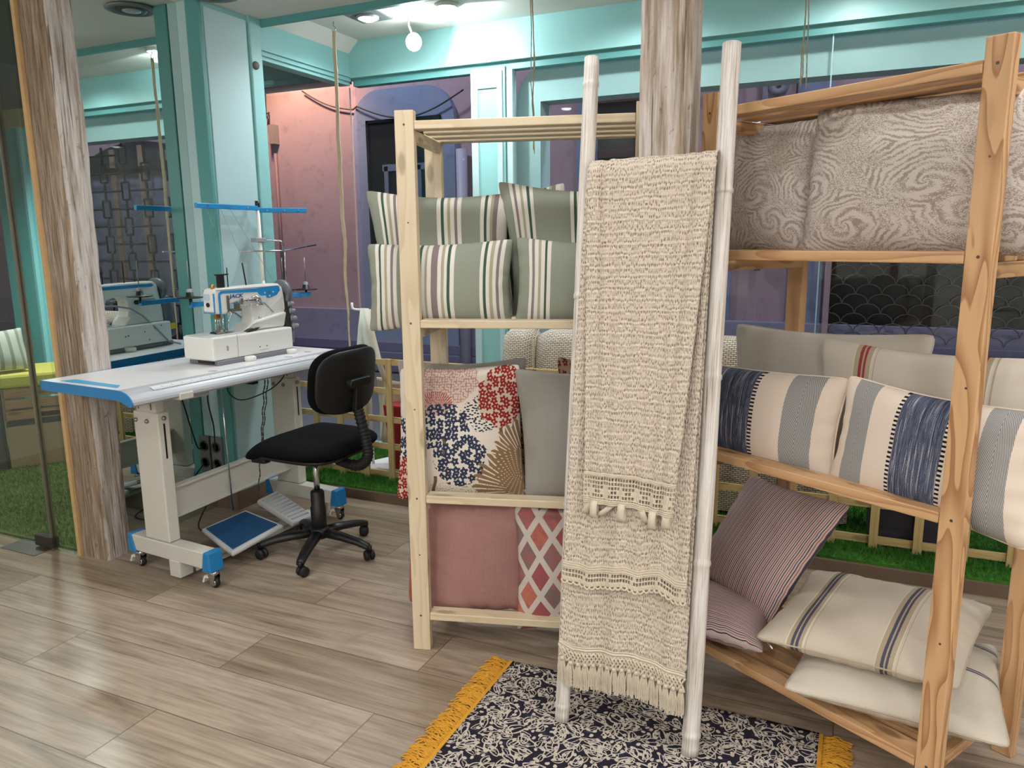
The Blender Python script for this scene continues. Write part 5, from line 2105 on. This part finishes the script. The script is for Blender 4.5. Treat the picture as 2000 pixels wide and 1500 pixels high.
for s_, d in ((.012, .22), (.012, .52), (-.215, .22)):
    G().lathe([(.028, 0), (.03, .01), (.03, .02), (.024, .024)], M(s_, d, .0), 18).build('corner_cushion', WM, mc)
# back side (seen in the mirror)
SB = -.1565
inlay([(.05, .33), (.05, .348), (.50, .350), (.515, .34), (.50, .332)], BLUE2, 'blue_inlay', SB, .0015, -1)
g = G()
for d, z in ((.12, .25), (.3, .28), (.38, .3), (.4, .27), (.2, .07), (.22, .072), (.34, .08), (.37, .04), (.42, .09), (.47, .1)):
    G().lathe([(.0035, 0), (.0035, .002)], M(-.211 if z < .115 else SB, d, z), 8, -FM.u).build('back_screw', BLACKP, mc)
G().tube([M(-.175, .33, .245), M(-.175, .50, .245)], .012, 10).build('crank_shaft', BLACKP, mc)
pts = [M(-.16, .05, .24), M(-.18, .16, .235), M(-.19, .27, .21), M(-.2, .36, .16), M(-.225, .43, .08), M(-.23, .5, .02), M(-.28, .54, .006)]
G().tube(pts, .005, 7).build('power_cable', GREYP, mc)
# thread stand
SX, SY = -3.085, atx(503, 405, -3.085).y
ts = thing('thread_stand', 'white pole thread stand with blue arms and black spool plates behind the sewing machine', 'thread stand', (SX, SY, ZTOP))
T0 = Vector((SX, SY, 0))
zt_ = atx(503, 405, SX).z
G().tube([T0 + Vector((0, 0, ZTOP)), T0 + Vector((0, 0, zt_ + .01))], .0115, 12).build('pole', WHITEM, ts)
G().lathe([(.03, 0), (.03, .012), (.02, .02), (.016, .05)], T0 + Vector((0, 0, ZTOP)), 16).build('base', WHITEM, ts)
G().lathe([(.015, 0), (.017, .02), (.012, .1)], T0 + Vector((0, 0, 1.19)), 12).build('collar', WHITEM, ts)
G().lathe([(.013, 0), (.013, .035)], T0 + Vector((0, 0, zt_ + .0)), 12).build('top_cap', BLACKP, ts)
def blue_arm(p0, p1, name):
    g = G().beam(p0, p1, .022, .026)
    o = g.build(name, BLUE2, ts, bevel=.003)
    g = G()
    d = (p1 - p0)
    for x in (.15, .5, .8):
        g.lathe([(.005, -.014), (.005, -.012)], p0 + d * x, 8, Vector((1, 0, 0)) * -1)
        g.lathe([(.004, .0112), (.004, .0135)], p0 + d * x, 8, Vector((1, 0, 0)))
    g.build('eyelet', CHROME, o)
aL = atx(382, 401, -3.085)
aR = atx(598, 411, -2.96)
blue_arm(aL, T0 + Vector((0, 0, aL.z)), 'guide_arm')
blue_arm(T0 + Vector((.0, 0, aR.z - .004)), aR, 'guide_arm')
bL, bR = atx(372, 602, -3.12), atx(606, 573, -2.94)
zb_ = 1.19
blue_arm(Vector((bL.x, bL.y, zb_)), T0 + Vector((0, 0, zb_)), 'spool_arm')
blue_arm(T0 + Vector((0, 0, zb_ + .005)), Vector((bR.x, bR.y, zb_ + .01)), 'spool_arm')
for px, py, x in ((371, 583, -3.12), (553, 556, -3.06), (597, 556, -2.97)):
    c = atx(px, py, x)
    c.z = 1.225
    g = G().lathe([(.004, -.002), (.062, .0), (.066, .004), (.062, .006), (.02, .008), (.016, .03), (.005, .032)], c, 26)
    dk = g.build('spool_plate', BLACKP, ts)
    g = G().lathe([(.014, .008), (.016, .012), (.014, .045), (.006, .048)], c, 12)
    g.build('cone_holder', GREYP, dk)
    G().tube([c + Vector((0, 0, .03)), c + Vector((0, 0, .19))], .0025, 6).build('spool_pin', STEEL, dk)
    G().tube([c + Vector((0, 0, -.002)), Vector((c.x, c.y, zb_))], .006, 8).build('stem', BLACKP, dk)
a, b, c_ = atx(467, 491, -3.02), atx(553, 490, -2.98), atx(617, 478, -2.94)
g = G()
g.tube([a, b, c_], .0045, 7)
k_ = atx(507, 469, -3.085)
g.tube([Vector((SX, SY - .02, k_.z)), Vector((SX + .02, SY + .06, k_.z)), b + Vector((0, -.02, .055)), b + Vector((0, 0, .05)), b], .0055, 7)
g.tube([b + Vector((0, .01, 0)), b + Vector((0, .01, -.2))], .004, 6)
g.build('thread_rod', CHROME, ts)
G().box(SX - .02, SX + .02, SY - .05, SY + .03, k_.z - .012, k_.z + .012).build('rod_clamp', GREYP, ts, bevel=.003)
thr = plain('grey_thread', (128, 134, 136), .8)
g = G()
for x, tgt in ((.0, M(-.09, .165, .45)), (.35, M(-.11, .31, .47)), (.6, M(-.06, .55, .3))):
    g.tube([aL.lerp(T0 + Vector((0, 0, aL.z)), x * .6 + .15), tgt], .0009, 4, cap=False)
g.build('thread', thr, ts)
G().tube([aR - Vector((0, .02, 0)), atx(600, 500, -2.96)], .0009, 4, cap=False).build('thread', thr, ts)

# ------------------------------------------------------------------ operator's chair
CH = Vector((-2.33, 2.83, 0))
RA = radians(-2)
cr_, ct_ = Vector((cos(RA), sin(RA), 0)), Vector((-sin(RA), cos(RA), 0))
ch = thing('office_chair', 'black swivel operator chair with five-star base at the sewing table', 'chair', CH)


def cushion_grid(c, X, Y, Z, w, h, th, ex, name, mat, curve=0., dome=.25, waterfall=0.):
    """soft slab: superellipse outline in X-Y, thickness along Z"""
    g = G()
    nr, na = 12, 48
    for side in (1, -1):
        base = len(g.v)
        for i in range(nr + 1):
            r = sin(pi / 2 * i / nr)
            for k in range(na):
                a = 2 * pi * k / na
                ca, sa = cos(a), sin(a)
                x = abs(ca) ** (2 / ex) * (1 if ca > 0 else -1) * w / 2 * r
                y = abs(sa) ** (2 / ex) * (1 if sa > 0 else -1) * h / 2 * r
                z = th / 2 * (max(0, 1 - r ** 5)) ** .5 * side
                z += dome * th * (1 - r * r) * (side > 0)
                z += curve * (y / (h / 2)) ** 2
                z -= waterfall * sm(-x / (w / 2), .35, 1.) * .06
                g.v.append(tuple(c + X * x + Y * y + Z * z))
        for i in range(nr):
            for k in range(na):
                k2 = (k + 1) % na
                q_ = [base + i * na + k, base + i * na + k2, base + (i + 1) * na + k2, base + (i + 1) * na + k]
                g.face(q_ if side < 0 else q_[::-1], None, True)
    return g.build(name, mat, ch, weld=True)


UPZ = Vector((0, 0, 1))
cushion_grid(CH + UPZ * .560 - cr_ * .01, cr_, ct_, UPZ, .54, .52, .08, 3.6, 'seat', BLACKF, .006, .15, 1.)
cushion_grid(CH + UPZ * .520, cr_, ct_, UPZ, .44, .43, .05, 3.6, 'seat_pan', BLACKP, .0, .0)
for s_ in (-.16, .16):
    G().rbox(CH + UPZ * .497 - cr_ * .19 + ct_ * s_, (.09, .05, .035), .015, (cr_, ct_, UPZ)).build('seat_bracket', BLACKP, ch, bevel=.004)
G().rbox(CH + UPZ * .487, (.2, .16, .03), .03, (cr_, ct_, UPZ)).build('mechanism', BLACKP, ch, bevel=.004)
bu = (UPZ + cr_ * .12).normalized()
bn = (cr_ - UPZ * .12).normalized()
bc = CH + cr_ * .235 + UPZ * .880
cushion_grid(bc - bn * .012, bu, ct_, -bn, .305, .44, .06, 3.4, 'backrest', BLACKF, -.045 * -1, .2)
cushion_grid(bc + bn * .022, bu, ct_, bn, .295, .43, .03, 3.4, 'back_shell', BLACKP, -.045, .1)
G().rbox(bc + bn * .048 - bu * .0, (.04, .15, .035), .015, (bu, ct_, bn)).build('back_bracket', BLACKP, ch, bevel=.006)
G().rbox(bc + bn * .048 - bu * .07, (.14, .055, .03), .015, (bu, ct_, bn)).build('back_stem', BLACKP, ch, bevel=.006)
# bellows J-bar
path = []
p0, p1 = CH + cr_ * .14 + UPZ * .485, bc + bn * .052 - bu * .13
ctrl = [p0, CH + cr_ * .255 + UPZ * .474, CH + cr_ * .315 + UPZ * .53, CH + cr_ * .30 + UPZ * .63, p1]
for k in range(81):
    x = k / 80 * (len(ctrl) - 1)
    i = min(int(x), len(ctrl) - 2)
    f_ = x - i
    g_ = lambda j: ctrl[max(0, min(len(ctrl) - 1, j))]
    a_, b_, c_, d_ = g_(i - 1), g_(i), g_(i + 1), g_(i + 2)
    path.append(.5 * ((2 * b_) + (c_ - a_) * f_ + (2 * a_ - 5 * b_ + 4 * c_ - d_) * f_ ** 2 + (3 * b_ - a_ - 3 * c_ + d_) * f_ ** 3))
G().tube(path, [.0235 if k < 14 else (.027 if k % 3 == 0 else .0225) for k in range(81)], 16).build('bellows', BLACKR, ch)
G().tube([CH + UPZ * .30, CH + UPZ * .49], .0145, 16).build('gas_rod', CHROME, ch)
G().lathe([(.03, .10), (.037, .105), (.037, .235), (.033, .24), (.033, .31), (.028, .318), (.016, .32)], CH, 24).build('gas_sleeve', BLACKP, ch)
G().lathe([(.03, .075), (.05, .085), (.05, .115), (.04, .135)], CH, 24).build('hub', BLACKP, ch)
lv = CH + UPZ * .475
for k in range(5):
    a = radians(-70 + 72 * k)
    d = Vector((cos(a), sin(a), 0))
    pts = [CH + d * .03 + UPZ * .105, CH + d * .13 + UPZ * .098, CH + d * .22 + UPZ * .084, CH + d * .27 + UPZ * .07, CH + d * .285 + UPZ * .06]
    G().tube(pts, [.03, .028, .024, .022, .018], 12, flat=.72, up=(0, 0, 1)).build('base_leg', BLACKP, ch)
    c = CH + d * .285
    wv = Vector((cos(a + .9), sin(a + .9), 0))
    ca = G().tube([c + UPZ * .075, c + UPZ * .048], .011, 10)
    cs = ca.build('caster', BLACKP, ch)
    g = G()
    for s_ in (-1, 1):
        g.lathe([(.004, -.010), (.019, -.010), (.0245, -.005), (.0245, .005), (.019, .010), (.004, .010)], c + UPZ * .0245 + wv * (.014 * s_) - wv.cross(UPZ) * .012, 20, wv)
    g.build('wheel', BLACKR, cs)

# ------------------------------------------------------------------ sockets and cables
a, b = aty(425, 853, YP - .012), aty(447, 926, YP - .012)
sk = thing('power_sockets', 'grey double power socket plate at the foot of the mint pilaster', 'socket', (a.x, YP - .01, b.z))
sx0, sx1 = XM + .006, XM + .085
SKG = plain('socket_grey', (112, 112, 108), .45)
G().box(sx0, sx1, YP - .03, YP - .006, b.z, a.z).build('plate', SKG, sk, bevel=.004)
for z in (lerp(a.z, b.z, .27), lerp(a.z, b.z, .73)):
    G().lathe([(.03, 0), (.03, .006), (.024, .006), (.022, -.0), (.001, -.001)], ((sx0 + sx1) / 2, YP - .03, z), 22, (0, -1, 0)).build('socket', plain('socket_well', (58, 58, 58), .5), sk)


def cable(name, label, pts, r=.004):
    P_ = []
    n = len(pts)
    for k in range((n - 1) * 8 + 1):
        x = k / 8
        i = min(int(x), n - 2)
        f_ = x - i
        g_ = lambda j: Vector(pts[max(0, min(n - 1, j))])
        a_, b_, c_, d_ = g_(i - 1), g_(i), g_(i + 1), g_(i + 2)
        P_.append(.5 * ((2 * b_) + (c_ - a_) * f_ + (2 * a_ - 5 * b_ + 4 * c_ - d_) * f_ ** 2 + (3 * b_ - a_ - 3 * c_ + d_) * f_ ** 3))
    return tag(G().tube(P_, r, 7).build(name, BLACKR), label, 'cable')


zc_ = lerp(a.z, b.z, .27)
cable('power_cable', 'black cable running from the table underside down to the wall socket', [FD.p(.1, .9, .87), (-3.19, 3.02, .7), (-3.21, 3.06, .5), (-3.235, 3.08, .36), ((sx0 + sx1) / 2, YP - .036, zc_)])
cable('power_cable', 'black cable looping below the far half of the sewing table', [FD.p(.42, .72, .862), FD.p(.40, .66, .80), FD.p(.42, .72, .735), FD.p(.46, .86, .76), FD.p(.5, .93, .82), FD.p(.5, .94, .872)], .003)
cable('power_cable', 'black cable curling on the floor under the sewing table crossbar', [((sx0 + sx1) / 2, YP - .036, lerp(a.z, b.z, .73)), (-3.2, 3.0, .14), (-3.16, 2.85, .01), (-3.02, 2.8, .008), (-2.95, 2.95, .008), (-3.05, 3.05, .008)], .004)

# ------------------------------------------------------------------ bench in the porch
bb = Frame((-5.14, 3.12), 57)
bn_ = thing('crate_bench', 'bench of wooden crates on a laminate plinth behind the glass door', 'bench', bb.p(0, 0, .012))
bb.bar(G(), 0, 1.1, 0, .5, .013, .30).build('plinth', PANEL, bn_, bevel=.003)
bb.bar(G(), .02, 1.08, .02, .5, .30, .335).build('recess', DARKBOX, bn_)
g = G()
for k in range(3):
    z = .345 + k * .075
    bb.bar(g, .0, .53, 0, .018, z, z + .062)
    bb.bar(g, .56, 1.1, 0, .018, z, z + .062)
for s_ in (.0, .49, .56, 1.06):
    bb.bar(g, s_, s_ + .04, .018, .048, .34, .56)
bb.bar(g, 0, 1.1, .02, .5, .555, .562)
bb.bar(g, -.004, .014, .0, .5, .34, .56)
g.build('crate_slat', CRATE, bn_, bevel=.002)
g = G()
bb.bar(g, .2, .34, -.001, .002, .352, .384)
bb.bar(g, .76, .9, -.001, .002, .352, .384)
g.build('hand_slot', DARK, bn_)
bb.bar(G(), -.2, -.02, -.02, .5, .013, .62).build('side_panel', DARKBOX, bn_, bevel=.003)
qz = .62
q = [bb.p(0, .52, qz), bb.p(1.1, .52, qz), bb.p(1.1, -.01, qz), bb.p(0, -.01, qz)]
g = G()
bb.bar(g, -.01, 1.12, -.012, .5, .563, .655)
yc = g.build('bench_cushion', YELLOW, bevel=.02)
tag(yc, 'lime yellow seat pad lying on the crate bench', 'cushion')
pc = [bb.p(-.18, .10, .94), bb.p(.16, .2, .95), bb.p(.2, .1, .665), bb.p(-.16, .0, .665)]
pillow('striped_pad', 'pale striped cushion standing on the yellow seat pad at the left edge', pc, .12, striped('pale_stripe_cloth', [(.12, (206, 204, 190)), (.06, (150, 156, 140))] * 6), seed=40, n=18)

# ------------------------------------------------------------------ lamps
def spot(name, loc, tgt, power, angle=110, blend=.35, size=.05, col=(1, .95, .88)):
    l = bpy.data.lights.new(name, 'SPOT')
    l.energy = power
    l.spot_size = radians(angle)
    l.spot_blend = blend
    l.shadow_soft_size = size
    l.color = col
    o = bpy.data.objects.new(name, l)
    COL.objects.link(o)
    o.location = loc
    o.rotation_euler = (Vector(tgt) - Vector(loc)).to_track_quat('-Z', 'Y').to_euler()
    return o


LED = glow('led_face', (240, 250, 255), 22.)
RIMG = plain('downlight_grey', (126, 134, 134), .4, .3)


def downlight(x, y, z, label, square=False, r=.045, tilt=(0, 0, -1)):
    root = thing('ceiling_downlight', label, 'downlight', (x, y, z))
    if square:
        g = G()
        w = .105
        for a, b, c, d in ((-w, w, -w, -.055), (-w, w, .055, w), (-w, -.055, -.055, .055), (.055, w, -.055, .055)):
            g.box(x + a, x + b, y + c, y + d, z - .008, z + .004)
        g.build('plate', RIMG, root)
    g = G().lathe([(r, -.004), (r + .004, -.02), (r + .014, -.02), (r + .018, 0)], (x, y, z), 28)
    g.build('ring', WHITEM if not square else SILVER, root)
    G().lathe([(.002, -.034), (r * .6, -.031), (r * .88, -.024), (r * .97, -.012), (r * .97, -.004)], (x, y, z), 24).build('led_disc', LED, root)
    return root
COOL = (.9, .97, 1.)
WARM = (.995, .985, .972)
a = atz(718, 30, ZD)
downlight(a.x, a.y, ZD, 'square grey recessed spotlight in the display ceiling above the rope', True, .05)
spot('display_light', (a.x, a.y, ZD - .045), (a.x - .1, a.y + .05, 0), 42, 150, .6, .04, COOL)
b = atz(872, 8, ZD)
downlight(b.x, b.y, ZD, 'round recessed downlight glaring on the display ceiling', False, .05)
spot('display_light', (b.x, b.y, ZD - .06), (b.x + .22, YW, 2.60), 17, 112, .1, .015, COOL)
spot('display_light', (b.x, b.y, ZD - .045), (b.x, b.y + .05, 0), 34, 160, .5, .04, COOL)
for x in (-1.15, -.12, .9):
    downlight(x, b.y, ZD, {-1.15: 'recessed downlight in the display ceiling, hidden above the pine rails', -.12: 'recessed downlight in the display ceiling above the right shelf', .9: 'recessed downlight at the right end of the display ceiling'}[x], False, .05)
    spot('display_light', (x, b.y, ZD - .045), (x, b.y + .1, 1.2), 24, 162, .5, .04, WARM)
# clip lamp pointing at the shop, blown out in the photograph
c = aty(808, 80, 4.12)
cl = thing('clip_spotlight', 'glaring little clip-on spotlight hanging from the display ceiling', 'spotlight', (c.x, c.y, c.z))
ax = (Vector((0, 0, 1.5)) - c).normalized()
ax = (ax + Vector((0, 0, -.35))).normalized()
G().lathe([(.018, -.085), (.032, -.07), (.036, -.03), (.034, -.026)], c, 20, ax).build('housing', WHITEM, cl)
G().lathe([(.03, -.03), (.042, -.01), (.046, .02), (.042, .05), (.028, .068), (.002, .072)], c, 20, ax).build('lamp_face', glow('clip_lamp_face', (250, 255, 255), 60.), cl)
G().tube([c - ax * .05, c + Vector((-.03, .0, .09)), Vector((c.x - .03, c.y, ZD))], .006, 8).build('bracket', WHITEM, cl)
spot('clip_light', tuple(c + ax * .085), tuple(c + ax), 14, 120, .6, .03, COOL)
# vent-like round fitting in the shop ceiling (seen in the mirror)
v = Vector((-3.02, 3.10, ZC))
dv = thing('ceiling_vent', 'round grey ceiling fitting above the table, seen in the mirror', 'vent', v)
G().lathe([(.12, -.002), (.13, -.012), (.10, -.02), (.085, -.01)], v, 32).build('outer_ring', RIMG, dv)
G().lathe([(.085, -.004), (.07, -.02), (.045, -.016)], v, 32).build('inner_ring', plain('dark_vent', (70, 78, 78), .4), dv)
G().lathe([(.003, -.02), (.045, -.02), (.05, -.006)], v, 24).build('dish', plain('vent_dish', (170, 176, 174), .4), dv)
# shop ceiling downlights, mostly outside the frame
k = 0
for x in (-2.6, -1.1, .5, 2.0):
    for y in (1.9, .2, -1.6):
        nm = 'recessed round downlight in the shop ceiling, row %s' % ['window side', 'middle', 'back'][[1.9, .2, -1.6].index(y)]
        o = downlight(x, y, ZC, nm, False, .05)
        o['group'] = nm
        spot('shop_light', (x, y, ZC - .045), (x + (.25 if x < -2 else 0), y + .25, 0), 34, 140, .8, .07, WARM)
# unseen fill globes, added behind the camera for soft frontal light
for i, (x, y) in enumerate(((-2.6, -1.0), (-.9, -1.3), (.9, -1.3), (2.2, .4))):
    gp = thing('fill_globe', 'added fill globe, out of view behind the camera, number %d from the door wall' % (i + 1), 'fill lamp', (x, y, 2.1), 'added fill globes')
    G().lathe([(.14 * sin(pi * k / 14), -.14 * cos(pi * k / 14)) for k in range(15)], (x, y, 2.1), 28).build('globe', glow('opal_globe', (252, 252, 250), 60.), gp)
    G().tube([(x, y, 2.24), (x, y, ZC)], .005, 6).build('cord', DARKST, gp)
# the street
spot('street_lamp', (fx(560) + .3, YFA - .75, 3.9), (fx(560) + .35, YFA + .05, 2.9), 210, 100, .8, .1, (1., .56, .25))
sl_ = thing('street_lantern', 'warm street lantern above the pink wall, hidden by the porch lintel', 'lantern', (fx(560) + .3, YFA - .75, 3.95))
G().lathe([(.05, 0), (.1, .05), (.08, .22), (.02, .26)], (fx(560) + .3, YFA - .75, 3.95), 16).build('hood', DARKST, sl_)
for x, e in ((-5.2, 420), (.5, 190), (3.2, 260)):
    l = bpy.data.lights.new('street_glow', 'POINT')
    l.energy = e
    l.shadow_soft_size = .25
    l.color = (.78, .80, 1.)
    o = bpy.data.objects.new('street_glow', l)
    COL.objects.link(o)
    o.location = (x, 5.5, 5.2)
# porch light
spot('porch_light', (-5.0, 3.3, 2.55), (-5.0, 3.3, 0), 210, 150, .6, .08, COOL)

w = bpy.data.worlds.new('night')
SC.world = w
w.use_nodes = True
bg = w.node_tree.nodes['Background']
bg.inputs[0].default_value = (.10, .11, .2, 1)
bg.inputs[1].default_value = .35
SC.view_settings.exposure = 0.
